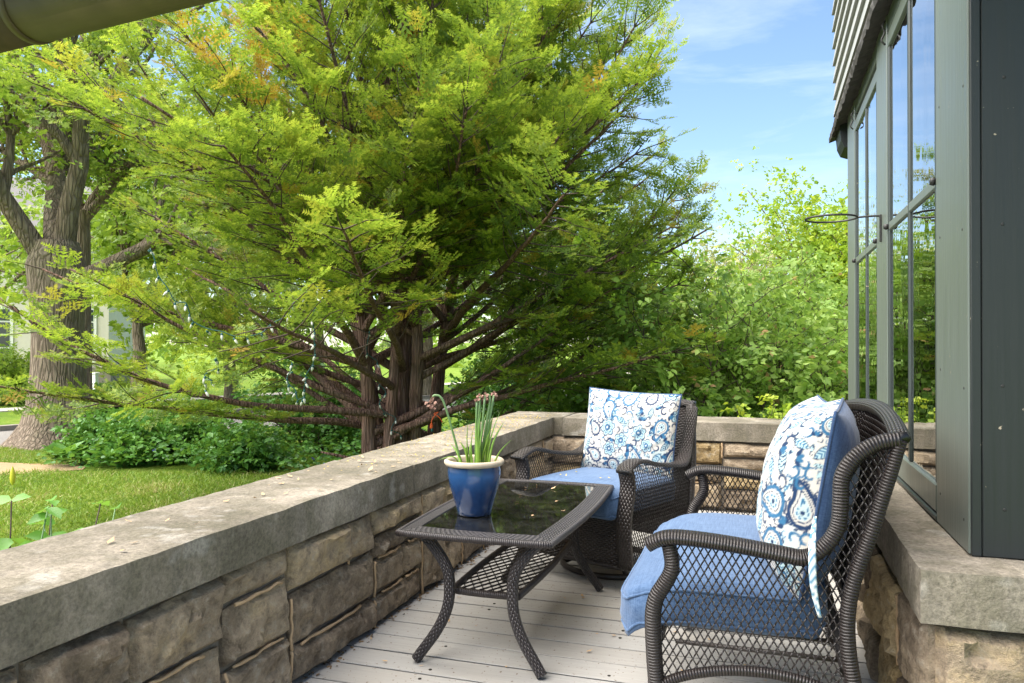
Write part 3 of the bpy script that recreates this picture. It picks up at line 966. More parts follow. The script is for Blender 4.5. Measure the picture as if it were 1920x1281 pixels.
# ------------------------------------------------------------------ soft goods helpers
def paisley_paint(X, Y, seed):
    """flat print, X Y in metres on the cloth; returns rgb"""
    r = np.random.default_rng(seed)
    cream, navy, mid, teal, pale = [np.array(c) for c in ((.52, .49, .435), (.014, .036, .09), (.028, .115, .22), (.16, .33, .36), (.37, .50, .52))]
    C = np.ones(X.shape + (3,)) * cream
    def put(mask, col, a=1.0):
        k = (mask * a)[..., None]
        C[:] = C * (1 - k) + col * k
    def soft(d, w):
        return np.clip(.5 - d / w, 0, 1)
    aa = .0022
    # watery blotches
    for _ in range(44):
        cx, cy, s = r.uniform(-.42, .42), r.uniform(-.32, .32), r.uniform(.012, .035)
        put(soft(np.hypot(X - cx, (Y - cy) * r.uniform(.6, 1.4)) - s, .02), pale if r.random() < .6 else teal, r.uniform(.3, .7))
    def local(cx, cy, a, s):
        c_, s_ = math.cos(a), math.sin(a)
        x, y_ = (X - cx) / s, (Y - cy) / s
        return x * c_ + y_ * s_, -x * s_ + y_ * c_
    def paisley(cx, cy, a, s):
        x, y_ = local(cx, cy, a, s)
        d = np.full(X.shape, 9.0)
        for t in np.linspace(0, 1, 12):
            px, py = 1.75 * t, .75 * t * t
            d = np.minimum(d, np.hypot(x - px, y_ - py) - (.85 * (1 - t) ** .8 + .05))
        k = aa / s
        put(soft(d - .12, k), cream)
        put(soft(np.abs(d) - .14, k), mid if r.random() < .6 else navy)
        put(soft(np.abs(d + .30) - .035, k), navy)
        put(soft(d + .42, k), pale, .8)
        an = np.arctan2(y_, x)
        put(soft(np.abs(d - .22) - .07, k) * (np.sin(an * 13) > 0), navy)
        put(soft(np.abs(d + .55) - .06, k) * (np.sin(an * 7) > -.3), mid)
        put(soft(np.hypot(x, y_) - .16, k), navy)
    def flower(cx, cy, a, s, n=6):
        x, y_ = local(cx, cy, a, s)
        rr, th = np.hypot(x, y_), np.arctan2(y_, x)
        R = .72 + .28 * np.abs(np.cos(th * n / 2))
        k = aa / s
        put(soft(rr - R - .05, k), pale)
        put(soft(np.abs(rr - R) - .075, k), navy)
        put(soft(np.abs(rr - R * .66) - .045, k), mid)
        put(soft(rr - .34, k), mid)
        put(soft(np.abs(rr - .34) - .05, k), navy)
        put(soft(np.hypot(rr - .5, np.sin(th * n) * .5) - .16, k), navy)
        put(soft(rr - .12, k), cream)
    def leaf(cx, cy, a, s):
        x, y_ = local(cx, cy, a, s)
        k = aa / s
        w = .42 * np.clip(1 - x * x, 0, 1)
        d = np.maximum(np.abs(y_) - w, np.abs(x) - 1)
        put(soft(d, k), pale)
        put(soft(np.abs(d) - .05, k), navy)
        put(soft(d + .08, k) * (np.sin((x * 1.2 + np.abs(y_)) * 15) > .2), mid if r.random() < .5 else navy)
    def scroll(cx, cy, a, s, flip=1):
        x, y_ = local(cx, cy, a, s)
        y_ = y_ * flip
        k = aa / s
        d = np.full(X.shape, 9.0)
        for t in np.linspace(0, 1, 16):
            ang = t * 4.6
            rad = 1.0 - .72 * t
            d = np.minimum(d, np.hypot(x - rad * math.cos(ang), y_ - rad * math.sin(ang)) - (.08 + .30 * t * (1.15 - t)))
        put(soft(d, k), navy if r.random() < .7 else mid)
    def sprig(cx, cy, a, s):
        for q in (-.9, -.3, .3, .9):
            x, y_ = local(cx, cy, a + q, s)
            k = aa / s
            d = np.hypot((x - .6) * .55, y_) - .23
            put(soft(d, k), navy if abs(q) > .5 else mid)
    taken = []
    def free(cx, cy, R):
        return all((cx - a) ** 2 + (cy - b) ** 2 > (R + q) ** 2 for a, b, q in taken)
    plan = [(paisley, .038, 20, .047), (flower, .041, 17, .039), (leaf, .033, 30, .025), (scroll, .024, 150, .0165), (sprig, .027, 320, .0135), (leaf, .015, 420, .009), (scroll, .011, 420, .0062)]
    for fn, s, cnt, R in plan:
        made = 0
        for _ in range(3600):
            if made >= cnt: break
            cx, cy = r.uniform(-.42, .42), r.uniform(-.38, .38)
            if free(cx, cy, R):
                taken.append((cx, cy, R))
                fn(cx, cy, r.uniform(0, 6.28), s * r.uniform(.85, 1.15))
                made += 1
    return C.reshape(-1, 3)

def pillow(name, w, h, t_front, t_back, seed, parent_loc, mat3, label, piping=M['denim'], nn=170, back=M['denim'], sag=.0):
    """knife-edge cushion: printed front, plain back; local x right, z up, front faces -y"""
    root = empty(name, parent_loc)
    root.rotation_euler = mat3
    def sheet(n, T, sgn):
        a = np.sin(np.linspace(-math.pi / 2, math.pi / 2, n))
        U, V = np.meshgrid(a, a)
        inset = .045
        x = w / 2 * U * (1 - inset * (1 - U * U) * 0 - inset * (1 - V ** 2) * np.abs(U) ** 3)
        z = h / 2 * V * (1 - inset * (1 - U ** 2) * np.abs(V) ** 3)
        prof = ((1 - np.abs(U) ** 2.6) * (1 - np.abs(V) ** 2.6)).clip(0) ** .5
        y_ = -sgn * T * prof
        rs = np.random.default_rng(seed)
        # soft wrinkles that start at the seam
        for _ in range(16):
            cx, cz, ang = rs.uniform(-1, 1), rs.uniform(-1, 1), rs.uniform(0, 3.14)
            l = (U - cx) * math.cos(ang) + (V - cz) * math.sin(ang)
            q = -(U - cx) * math.sin(ang) + (V - cz) * math.cos(ang)
            y_ += -sgn * .006 * np.exp(-(q / .05) ** 2 - (l / .35) ** 2) * prof * rs.choice([-1, 1])
        z = z - sag * (1 - V) / 2 * prof * .0
        idx = np.arange(n * n).reshape(n, n)
        F = np.stack([idx[:-1, :-1], idx[:-1, 1:], idx[1:, 1:], idx[1:, :-1]], -1).reshape(-1, 4)
        if sgn < 0: F = F[:, ::-1]
        def arc(L_):
            yy_ = T * (1 - np.abs(a) ** 2.6).clip(0) ** .5
            st_ = np.hypot(np.diff(a) * L_ / 2, np.diff(yy_))
            c_ = np.concatenate([[0], np.cumsum(st_)])
            return c_ - c_[-1] / 2
        UU, VV = np.meshgrid(arc(w), arc(h))
        return np.stack([x, y_, z], -1).reshape(-1, 3), F, UU, VV
    V, F, uu, vv_ = sheet(nn, t_front, 1)
    link('front', np_mesh('front', V, F, colors=paisley_paint(uu, vv_, seed), smooth=True), M['print'], root)
    V, F, _, _ = sheet(40, t_back, -1)
    link('back', np_mesh('back', V, F, smooth=True), back, root)
    e = np.linspace(-1, 1, 24)[:-1]
    loop = [(u, -1) for u in e] + [(1, u) for u in e] + [(-u, 1) for u in e] + [(-1, -u) for u in e]
    pts = []
    for U, Vv in loop:
        x = w / 2 * U * (1 - .045 * (1 - Vv ** 2) * abs(U) ** 3)
        z = h / 2 * Vv * (1 - .045 * (1 - U ** 2) * abs(Vv) ** 3)
        pts.append((x, 0, z))
    MB().tube(pts, .0045, 6, closed=True).build('piping', piping, root, True)
    tag(root, label, 'cushion')
    return root

def box_cushion(name, lx, ly, lz, rad, seed, mat, n=26, puff=.02, droop=0.0, round_xy=.10):
    """rounded seat cushion centred on the origin; -y is the front edge"""
    verts, faces, idx = [], [], {}
    nz = 8
    def key(i, j, k):
        kk = (i, j, k)
        if kk in idx: return idx[kk]
        a, b, c = 2 * i / n - 1, 2 * j / n - 1, 2 * k / nz - 1
        x, y_, z = a * lx / 2, b * ly / 2, c * lz / 2
        # round the plan corners
        rx, ry = lx / 2 - round_xy, ly / 2 - round_xy
        dx, dy = max(abs(x) - rx, 0), max(abs(y_) - ry, 0)
        if dx > 0 and dy > 0:
            m_ = max(dx, dy) / math.hypot(dx, dy)
            x = math.copysign(rx + dx * m_, x); y_ = math.copysign(ry + dy * m_, y_)
        # round the edges
        ix, iy, iz = max(min(x, lx / 2 - rad), -(lx / 2 - rad)), max(min(y_, ly / 2 - rad), -(ly / 2 - rad)), max(min(z, lz / 2 - rad), -(lz / 2 - rad))
        d = Vector((x - ix, y_ - iy, z - iz))
        if d.length > 1e-6:
            mx = max(abs(d.x), abs(d.y), abs(d.z))
            d = d.normalized() * mx
        p = Vector((ix, iy, iz)) + d
        z = p.z + math.copysign(puff * (1 - a * a) * (1 - b * b), c) * abs(c)
        f_ = max(0.0, -b - .2) / .8
        z -= droop * f_ * f_
        q = Vector((p.x, p.y, z))
        side = max(0.0, 1 - abs(c)) * 1.0
        wr = noise.noise(Vector((q.x * 9 + seed, q.y * 9, q.z * 26))) * .0055 * (.35 + side)
        nrm = Vector((a ** 5, b ** 5, c ** 5 * .6))
        if nrm.length > 1e-6: q += nrm.normalized() * wr
        idx[kk] = len(verts)
        verts.append(tuple(q))
        return idx[kk]
    for i in range(n):
        for j in range(n):
            faces.append((key(i, j, nz), key(i + 1, j, nz), key(i + 1, j + 1, nz), key(i, j + 1, nz)))
            faces.append((key(i, j, 0), key(i, j + 1, 0), key(i + 1, j + 1, 0), key(i + 1, j, 0)))
    for k_ in range(nz):
        for i in range(n):
            faces.append((key(i, 0, k_), key(i + 1, 0, k_), key(i + 1, 0, k_ + 1), key(i, 0, k_ + 1)))
            faces.append((key(i, n, k_), key(i, n, k_ + 1), key(i + 1, n, k_ + 1), key(i + 1, n, k_)))
            faces.append((key(0, i, k_), key(0, i, k_ + 1), key(0, i + 1, k_ + 1), key(0, i + 1, k_)))
            faces.append((key(n, i, k_), key(n, i + 1, k_), key(n, i + 1, k_ + 1), key(n, i, k_ + 1)))
    root = MB().add(verts, faces).build(name, mat, None, True)
    for kk in (nz - 1, 1):
        ringv = [key(i, 0, kk) for i in range(n)] + [key(n, j, kk) for j in range(n)] + [key(n - i, n, kk) for i in range(n)] + [key(0, n - j, kk) for j in range(n)]
        MB().tube([Vector(verts[q]) * 1.004 for q in ringv], .0042, 6, closed=True).build('piping', mat, root, True)
    return root

def lattice(path_poly, to3d, pitch, wd, slope, step=.006, off=.004, seed=0):
    """two crossing sets of flat strands clipped to a polygon given in panel (s, t) metres"""
    poly = [(float(a), float(b)) for a, b in path_poly]
    def inside(x, y_):
        c = False
        j = len(poly) - 1
        for i in range(len(poly)):
            xi, yi = poly[i]; xj, yj = poly[j]
            if (yi > y_) != (yj > y_) and x < (xj - xi) * (y_ - yi) / (yj - yi) + xi: c = not c
            j = i
        return c
    x0, x1 = min(p[0] for p in poly), max(p[0] for p in poly)
    y0, y1 = min(p[1] for p in poly), max(p[1] for p in poly)
    m = MB()
    r = random.Random(seed)
    H = y1 - y0
    for sgn in (1, -1):
        run = H / slope
        k = x0 - run - pitch
        while k < x1 + run + pitch:
            a = k + r.uniform(-.0015, .0015)
            pts = []
            nst = int(math.hypot(H, run) / step)
            def flush():
                if len(pts) > 2:
                    q = pts[::max(1, len(pts) // 14)]
                    if q[-1] != pts[-1]: q.append(pts[-1])
                    P3 = [to3d(s_, t_, sgn * off) for s_, t_ in q]
                    m.tube(P3, wd, 4, flat=.6, caps=False)
            for i in range(nst + 1):
                t_ = y0 + H * i / nst
                s_ = a + sgn * (t_ - y0) / slope if sgn > 0 else a + run - (t_ - y0) / slope
                if inside(s_, t_): pts.append((s_, t_))
                else:
                    flush(); pts = []
            flush()
            k += pitch
    return m

def ribbon(path, halfw, thick, widthdir):
    """flat band of rectangular section along a path; uv in metres"""
    P = [Vector(p) for p in path]
    W = Vector(widthdir).normalized()
    m = MB(); vs_, fs, uvs = [], [], []
    L = 0
    ls = []
    for i, p in enumerate(P):
        if i: L += (p - P[i - 1]).length
        ls.append(L)
        t = (P[min(i + 1, len(P) - 1)] - P[max(i - 1, 0)]).normalized()
        nrm = W.cross(t).normalized()
        hw = halfw[i] if hasattr(halfw, '__len__') else halfw
        prof = [(-1, -.35), (-.92, .35), (-.5, .5), (.5, .5), (.92, .35), (1, -.35), (.5, -.5), (-.5, -.5)]
        for a, b in prof:
            vs_.append(p + W * (a * hw) + nrm * (b * thick))
    n = 8
    hw0 = max(halfw) if hasattr(halfw, '__len__') else halfw
    acc = [0, thick, thick + hw0 * .5, thick + hw0 * 1.5, thick + hw0 * 2, 2 * thick + hw0 * 2, 2 * thick + 2.5 * hw0, 2 * thick + 3.5 * hw0, 2 * thick + 4 * hw0]
    for i in range(len(P) - 1):
        for k in range(n):
            k2 = (k + 1) % n
            fs.append((i * n + k, i * n + k2, (i + 1) * n + k2, (i + 1) * n + k))
            uvs.append([(ls[i], acc[k]), (ls[i], acc[k + 1]), (ls[i + 1], acc[k + 1]), (ls[i + 1], acc[k])])
    fs.append(tuple(range(n - 1, -1, -1))); uvs.append([(0, 0)] * n)
    fs.append(tuple((len(P) - 1) * n + k for k in range(n))); uvs.append([(0, 0)] * n)
    return m.add(vs_, fs, uvs)

# ------------------------------------------------------------------ wicker loveseat (near, faces -x)
ARM = [(-.285, .612), (-.262, .626), (-.236, .636), (-.188, .639), (-.089, .633), (.008, .622), (.060, .615), (.085, .612), (.110, .618), (.138, .641), (.159, .667), (.174, .704), (.178, .762), (.181, .812), (.202, .853), (.235, .884), (.270, .901), (.308, .908)]
REAR = [(.308, .908), (.287, .83), (.265, .755), (.247, .692), (.219, .609), (.200, .539), (.192, .465), (.195, .39), (.206, .315), (.222, .20), (.245, .012)]
LEG = [(-.232, .628), (-.222, .573), (-.228, .541), (-.244, .512), (-.262, .48), (-.270, .441), (-.270, .39), (-.267, .32), (-.263, .25), (-.266, .14), (-.285, .012)]
ARCH = [(-.262, .235), (-.241, .262), (-.188, .288), (-.122, .307), (-.057, .317), (.008, .320), (.062, .316), (.107, .308), (.16, .292), (.208, .262)]
LY0, LY1 = 2.005, 3.13
seat = empty('loveseat', (0, (LY0 + LY1) / 2, 0))
tag(seat, 'dark brown wicker loveseat with open lattice sides, nearest the house wall', 'loveseat')
for side, Y in ((0, LY0), (1, LY1)):
    sg = -1 if side == 0 else 1
    arm = smooth_path([(x, Y, z) for x, z in ARM], 4)
    # section: wide across y, thin vertically
    am = MB()
    n_ = len(arm)
    vs_, fs, uvs = [], [], []
    L = 0
    for i, p in enumerate(arm):
        t = (arm[min(i + 1, n_ - 1)] - arm[max(i - 1, 0)]).normalized()
        if i: L += (p - arm[i - 1]).length
        wy = Vector((0, 1, 0)); nz = wy.cross(t).normalized()
        fr = i / (n_ - 1)
        hw = .036 if fr < .42 else .036 - .016 * min(1, (fr - .42) / .2)
        hw *= min(1, .55 + 6 * fr)
        ht = .019
        for k in range(12):
            a = 2 * math.pi * k / 12
            vs_.append(p + wy * (math.cos(a) * hw) + nz * (math.sin(a) * ht))
        if i:
            for k in range(12):
                k2 = (k + 1) % 12
                fs.append(((i - 1) * 12 + k, (i - 1) * 12 + k2, i * 12 + k2, i * 12 + k))
                l0 = L - (p - arm[i - 1]).length
                uvs.append([(l0, k * .015), (l0, (k + 1) * .015), (L, (k + 1) * .015), (L, k * .015)])
    fs.append(tuple(range(12))[::-1]); uvs.append([(0, 0)] * 12)
    fs.append(tuple((n_ - 1) * 12 + k for k in range(12))); uvs.append([(0, 0)] * 12)
    am.add(vs_, fs, uvs).build('armrest', M['wrap'], seat, True)
    rear = smooth_path([(x, Y, z) for x, z in REAR], 4)
    MB().tube(rear, [.016 + .004 * (i / len(rear)) for i in range(len(rear))], 10).build('rear_leg', M['wrap'], seat, True)
    leg = smooth_path([(x, Y, z) for x, z in LEG], 4)
    MB().tube(leg, [.021 + .003 * math.sin(i / len(leg) * 3) for i in range(len(leg))], 10, flat=.9, up=(1, 0, 0)).build('front_leg', M['wrap'], seat, True)
    arch = smooth_path([(x, Y, z) for x, z in ARCH], 4)
    MB().tube(arch, .013, 10).build('stretcher', M['wrap'], seat, True)
    poly = [(p.x, p.z) for p in arm if p.x > -.225] + [(p.x, p.z) for p in rear if p.z > .262] + [(p.x, p.z) for p in reversed(arch)] + [(p.x, p.z) for p in reversed(leg) if .235 < p.z < .62]
    lattice(poly, lambda s_, t_, o, Y=Y: (s_, Y + o, t_), .0195, .0025, 1.75, seed=3 + side).build('side_lattice', M['strand'], seat, True)
# curved top rail, back lattice, seat frame
crest = [Vector((.308 + .03 * math.sin(math.pi * t), LY0 + (LY1 - LY0) * t, .908 + .030 * math.sin(math.pi * t) ** .8)) for t in np.linspace(0, 1, 33)]
ribbon(crest, .022, .030, (.75, 0, .45)).build('top_rail', M['weave'], seat, True)
def back3d(s_, t_, o):
    # s along y, t up the rake of the rear leg
    zs = [p[1] for p in REAR][::-1]; xs_ = [p[0] for p in REAR][::-1]
    x = float(np.interp(t_, zs, xs_))
    q = (s_ - LY0) / (LY1 - LY0)
    return (x + .03 * math.sin(math.pi * max(0, min(1, q))) + o, s_, t_)
bpoly = [(LY0 + .01, .36), (LY1 - .01, .36)] + [(p.y, p.z) for p in reversed(crest)]
lattice(bpoly, back3d, .026, .0028, 1.75, seed=9).build('back_lattice', M['strand'], seat, True)
bw, bf, bu = [], [], []
for i, t in enumerate(np.linspace(0.02, .98, 40)):
    Y = LY0 + (LY1 - LY0) * t
    for k, dz in enumerate((-.012, -.06, -.11)):
        z = .908 + .030 * math.sin(math.pi * t) ** .8 + dz
        q = back3d(Y, min(z, .905), 0)
        bw.append((q[0] + (.012 if z > .905 else 0), Y, z))
    if i:
        for k in range(2):
            a = (i - 1) * 3 + k; b = i * 3 + k
            bf.append((a, b, b + 1, a + 1))
            y0_, y1_ = (i - 1) * .028, i * .028
            bu.append([(y0_, k * .05), (y1_, k * .05), (y1_, k * .05 + .05), (y0_, k * .05 + .05)])
MB().add(bw, bf, bu).build('back_band', M['weave'], seat, True)
MB().tube([(-.266, LY0, .352), (-.266, LY1, .352)], .014, 8).build('seat_rail', M['wrap'], seat, True)
MB().tube([(.190, LY0, .352), (.190, LY1, .352)], .016, 8).build('seat_rail', M['wrap'], seat, True)
for yy in np.linspace(LY0 + .06, LY1 - .06, 9):
    MB().tube([(-.22, yy, .350), (.19, yy, .350)], .006, 6).build('seat_slat', M['metal'], seat, True)
adopt(seat)

sc_ = box_cushion('seat_cushion', .95, .56, .125, .045, 3.0, M['blue'], 26, .018, .05, .13)
sc_.rotation_euler = (0, 0, -math.pi / 2)      # its front edge faces -x
sc_.location = (-.115, (LY0 + LY1) / 2 + .005, .432)
tag(sc_, 'blue heathered seat cushion on the loveseat, bulging past its front edge', 'cushion')
p1 = pillow('back_cushion', .56, .50, .17, .085, 5, (.165, 2.375, .715), (math.radians(-10), 0, math.radians(-97)), 'plump paisley back cushion with blue back at the near end of the loveseat')
p2 = pillow('back_cushion', .50, .47, .15, .08, 8, (.175, 2.815, .712), (math.radians(-9), 0, math.radians(-86)), 'paisley back cushion mostly hidden at the far end of the loveseat', nn=90)
tie = MB()
tp = smooth_path([(.125, 2.075, .70), (.118, 2.03, .672), (.112, 1.975, .640), (.112, 1.955, .58), (.118, 1.958, .53), (.128, 1.962, .485)], 5)
tw = ribbon(tp, [.004 + .005 * math.sin(math.pi * i / (len(tp) - 1)) for i in range(len(tp))], .002, (1, .15, 0))
tme = tw.mesh('tie', True)
vc = np.array([v.co for v in tme.vertices])
at_ = tme.attributes.new('Col', 'FLOAT_COLOR', 'POINT')
cc = np.ones((len(vc), 4), np.float32); cc[:, :3] = np.where((np.sin(vc[:, 2:3] * 260 + vc[:, 0:1] * 300) > .1), (.70, .70, .64), (.06, .19, .30))
at_.data.foreach_set('color', cc.ravel())
tie_o = link('tie', tme, M['print'], p1)
bpy.context.view_layer.update()
tie_o.matrix_parent_inverse = p1.matrix_world.inverted()

# ------------------------------------------------------------------ swivel armchair (far)
CR = math.atan2(-.24, .547)          # turned to its right
chair = empty('armchair', (-.70, 4.00, 0), CR)
tag(chair, 'dark brown woven wicker swivel armchair with a round base, against the far parapet', 'armchair')
# local frame: x to our right, -y front
AW = .315
def arm_profile(sx):
    return [(sx * (AW + .006), -.475, .560), (sx * AW, -.44, .580), (sx * AW, -.37, .598), (sx * AW, -.30, .590), (sx * AW, -.20, .566), (sx * AW, -.06, .545), (sx * AW, .04, .540), (sx * (AW - .01), .10, .565), (sx * (AW - .015), .135, .61), (sx * (AW - .015), .165, .69), (sx * (AW - .018), .19, .76), (sx * (AW - .03), .22, .812)]
for sx in (-1, 1):
    ap = smooth_path(arm_profile(sx), 4)
    hw = [.040 if i / len(ap) < .55 else .040 - .008 * min(1, (i / len(ap) - .55) / .2) for i in range(len(ap))]
    ribbon(ap, hw, .020, (1, 0, 0)).build('armrest', M['weave'], chair, True)
    fp = smooth_path([(sx * AW, -.445, .565), (sx * AW, -.425, .50), (sx * AW, -.435, .43), (sx * AW, -.455, .34), (sx * AW, -.455, .24), (sx * AW, -.44, .12)], 5)
    ribbon(fp, .038, .030, (1, 0, 0)).build('front_post', M['weave'], chair, True)
    bp2 = smooth_path([(sx * (AW - .03), .225, .820), (sx * (AW - .018), .20, .72), (sx * AW, .17, .55), (sx * AW, .15, .36), (sx * AW, .14, .12)], 5)
    MB().tube(bp2, .020, 8).build('back_post', M['wrap'], chair, True)
    pl = [(p.y, p.z) for p in ap if -.44 < p.y] + [(p.y, p.z) for p in bp2] + [(-.44, .12)] + [(p.y, p.z) for p in reversed(fp)]
    lattice(pl, lambda s_, t_, o, sx=sx: (sx * (AW - .004) + o, s_, t_), .017, .0030, 2.0, seed=21 + sx).build('side_lattice', M['strand'], chair, True)
# back panel (solid weave) and top rail
def panel(rows, mat, name, parent, du=.03):
    vs_, fs, uvs = [], [], []
    n = len(rows[0])
    for r0 in rows: vs_ += [tuple(p) for p in r0]
    for j in range(len(rows) - 1):
        for i in range(n - 1):
            a = j * n + i
            fs.append((a, a + 1, a + 1 + n, a + n))
            def q(i_, j_):
                p = Vector(rows[j_][i_])
                return (Vector(rows[j_][0]) - p).length, sum((Vector(rows[k + 1][i_]) - Vector(rows[k][i_])).length for k in range(j_))
            uvs.append([q(i, j), q(i + 1, j), q(i + 1, j + 1), q(i, j + 1)])
    return MB().add(vs_, fs, uvs).build(name, mat, parent, True)
rows = []
for z, y_ in ((.12, .14), (.30, .145), (.5, .165), (.64, .19), (.76, .212), (.812, .222)):
    rows.append([(x, y_ + .05 * (1 - (x / AW) ** 2), z + (.012 * (1 - (x / AW) ** 2) if z > .8 else 0)) for x in np.linspace(-AW + .02, AW - .02, 13)])
panel(rows, M['weave'], 'back_panel', chair)
ribbon([(x, .225 + .05 * (1 - (x / AW) ** 2), .822 + .012 * (1 - (x / AW) ** 2)) for x in np.linspace(-AW + .02, AW - .02, 17)], .022, .026, (0, .8, .3)).build('top_rail', M['weave'], chair, True)
# apron under the seat
rows = [[(x, -.425 - .02 * (1 - (x / AW) ** 2), z) for x in np.linspace(-AW + .02, AW - .02, 9)] for z in (.115, .20, .33)]
panel(rows, M['weave'], 'apron', chair)
MB().tube([(x, -.428 - .02 * (1 - (x / AW) ** 2), .113) for x in np.linspace(-AW + .02, AW - .02, 9)], .010, 8).build('apron_edge', M['wrap'], chair, True)
MB().box(-AW + .02, AW - .02, -.40, .14, .30, .325).build('seat_deck', M['weave'], chair)
ringp = [(.275 * math.cos(a), -.06 + .275 * math.sin(a), .016) for a in np.linspace(0, 2 * math.pi, 49)[:-1]]
MB().tube(ringp, .014, 10, closed=True).build('base_ring', M['metal'], chair, True)
for a in (45, 135, 225, 315):
    ca, sa = math.cos(math.radians(a)), math.sin(math.radians(a))
    MB().tube([(.27 * ca, -.06 + .27 * sa, .022), (.10 * ca, -.06 + .10 * sa, .075), (0, -.06, .095)], .013, 8).build('base_spoke', M['metal'], chair, True)
MB().lathe([(.0, .08), (.05, .08), (.05, .30), (0, .30)], 16, (0, -.06, 0)).build('swivel_post', M['metal'], chair, True)
cs = box_cushion('seat_cushion', .56, .60, .13, .045, 9.0, M['blue'], 22, .018, .012, .05)
cr_ = Matrix.Rotation(CR, 3, 'Z')
cs.location = Vector((-.70, 4.0, 0)) + cr_ @ Vector((0, -.195, .402))
cs.rotation_euler = (0, 0, CR)
tag(cs, 'blue heathered seat cushion on the swivel armchair, dusted with fallen petals', 'cushion')
pp = Vector((-.70, 4.0, 0)) + cr_ @ Vector((-.012, .085, .662))
pillow('back_cushion', .575, .455, .075, .06, 17, pp, (math.radians(-9), math.radians(1.5), CR), 'square paisley back cushion standing in the swivel armchair', back=M['blue'])

# ------------------------------------------------------------------ coffee table
TX0, TX1, TY0, TY1, TZ = -1.222, -.668, 2.45, 3.545, .485
table = empty('coffee_table', ((TX0 + TX1) / 2, (TY0 + TY1) / 2, 0))
tag(table, 'grey brown wicker coffee table with smoked glass top and splayed legs', 'table')
def bowed(x0, x1, y0, y1, bow, n=14):
    pts = []
    for t in np.linspace(0, 1, n)[:-1]: pts.append((x0 + (x1 - x0) * t, y0 - bow * math.sin(math.pi * t) * .6))
    for t in np.linspace(0, 1, n)[:-1]: pts.append((x1 + bow * math.sin(math.pi * t), y0 + (y1 - y0) * t))
    for t in np.linspace(0, 1, n)[:-1]: pts.append((x1 + (x0 - x1) * t, y1 + bow * math.sin(math.pi * t) * .6))
    for t in np.linspace(0, 1, n)[:-1]: pts.append((x0 - bow * math.sin(math.pi * t), y1 + (y0 - y1) * t))
    return pts
outer = bowed(TX0, TX1, TY0, TY1, .022); inner = bowed(TX0 + .062, TX1 - .062, TY0 + .062, TY1 - .062, .020)
nO = len(outer); per = nO // 4
for sd_ in range(4):
    vs_, fs, uvs = [], [], []
    L = 0
    for q in range(per + 1):
        i = (sd_ * per + q) % nO
        o_, n2 = Vector(outer[i]), Vector(inner[i])
        if q: L += (o_ - Vector(outer[(i - 1) % nO])).length
        vs_ += [(o_.x, o_.y, TZ - .008), (n2.x, n2.y, TZ), (n2.x, n2.y, TZ - .014), (o_.x, o_.y, TZ - .020)]
        if q:
            a, b = (q - 1) * 4, q * 4
            l0 = L - (o_ - Vector(outer[(i - 1) % nO])).length
            for k in range(4):
                k2 = (k + 1) % 4
                fs.append((a + k, b + k, b + k2, a + k2))
                uvs.append([(l0, k * .06), (L, k * .06), (L, (k + 1) * .06), (l0, (k + 1) * .06)])
    MB().add(vs_, fs, uvs).build('rim_band', M['weave_table'], table)
MB().tube([(x, y_, TZ - .014) for x, y_ in outer], .0115, 10, closed=True).build('rim_edge', M['wrap_table'], table, True)
gi = bowed(TX0 + .060, TX1 - .060, TY0 + .060, TY1 - .060, .020)
gm = MB()
gm.add([(x, y_, TZ - .003) for x, y_ in gi] + [(x, y_, TZ - .008) for x, y_ in gi], [tuple(range(nO)), tuple(range(2 * nO - 1, nO - 1, -1))] + [(i, nO + i, nO + (i + 1) % nO, (i + 1) % nO) for i in range(nO)])
gm.build('glass_top', M['table_glass'], table)
tmx, tmy = (TX0 + TX1) / 2, (TY0 + TY1) / 2
for sx in (-1, 1):
    for sy in (-1, 1):
        prof_ = [(.205, .470), (.150, .418), (.098, .340), (.088, .268), (.096, .193), (.130, .116), (.190, .030), (.204, .010)]
        yy_ = [.470, .468, .462, .458, .462, .472, .486, .490]
        pth = smooth_path([(tmx + sx * (a + .03), tmy + sy * b, z) for (a, z), b in zip(prof_, yy_)], 5)
        MB().tube(pth, [.0215 - .003 * i / len(pth) for i in range(len(pth))], 10, up=(1, 0, 0)).build('leg', M['weave_table'], table, True)
SH = .245
sl = bowed(tmx - .125, tmx + .125, tmy - .415, tmy + .355, .012, 8)
MB().tube([(x, y_, SH) for x, y_ in sl], .0135, 8, closed=True).build('shelf_rim', M['wrap_table'], table, True)
lattice(sl, lambda s_, t_, o: (s_, t_, SH + o * .5), .036, .0040, 1.9, seed=31).build('shelf_mesh', M['strand'], table, True)
adopt(table)

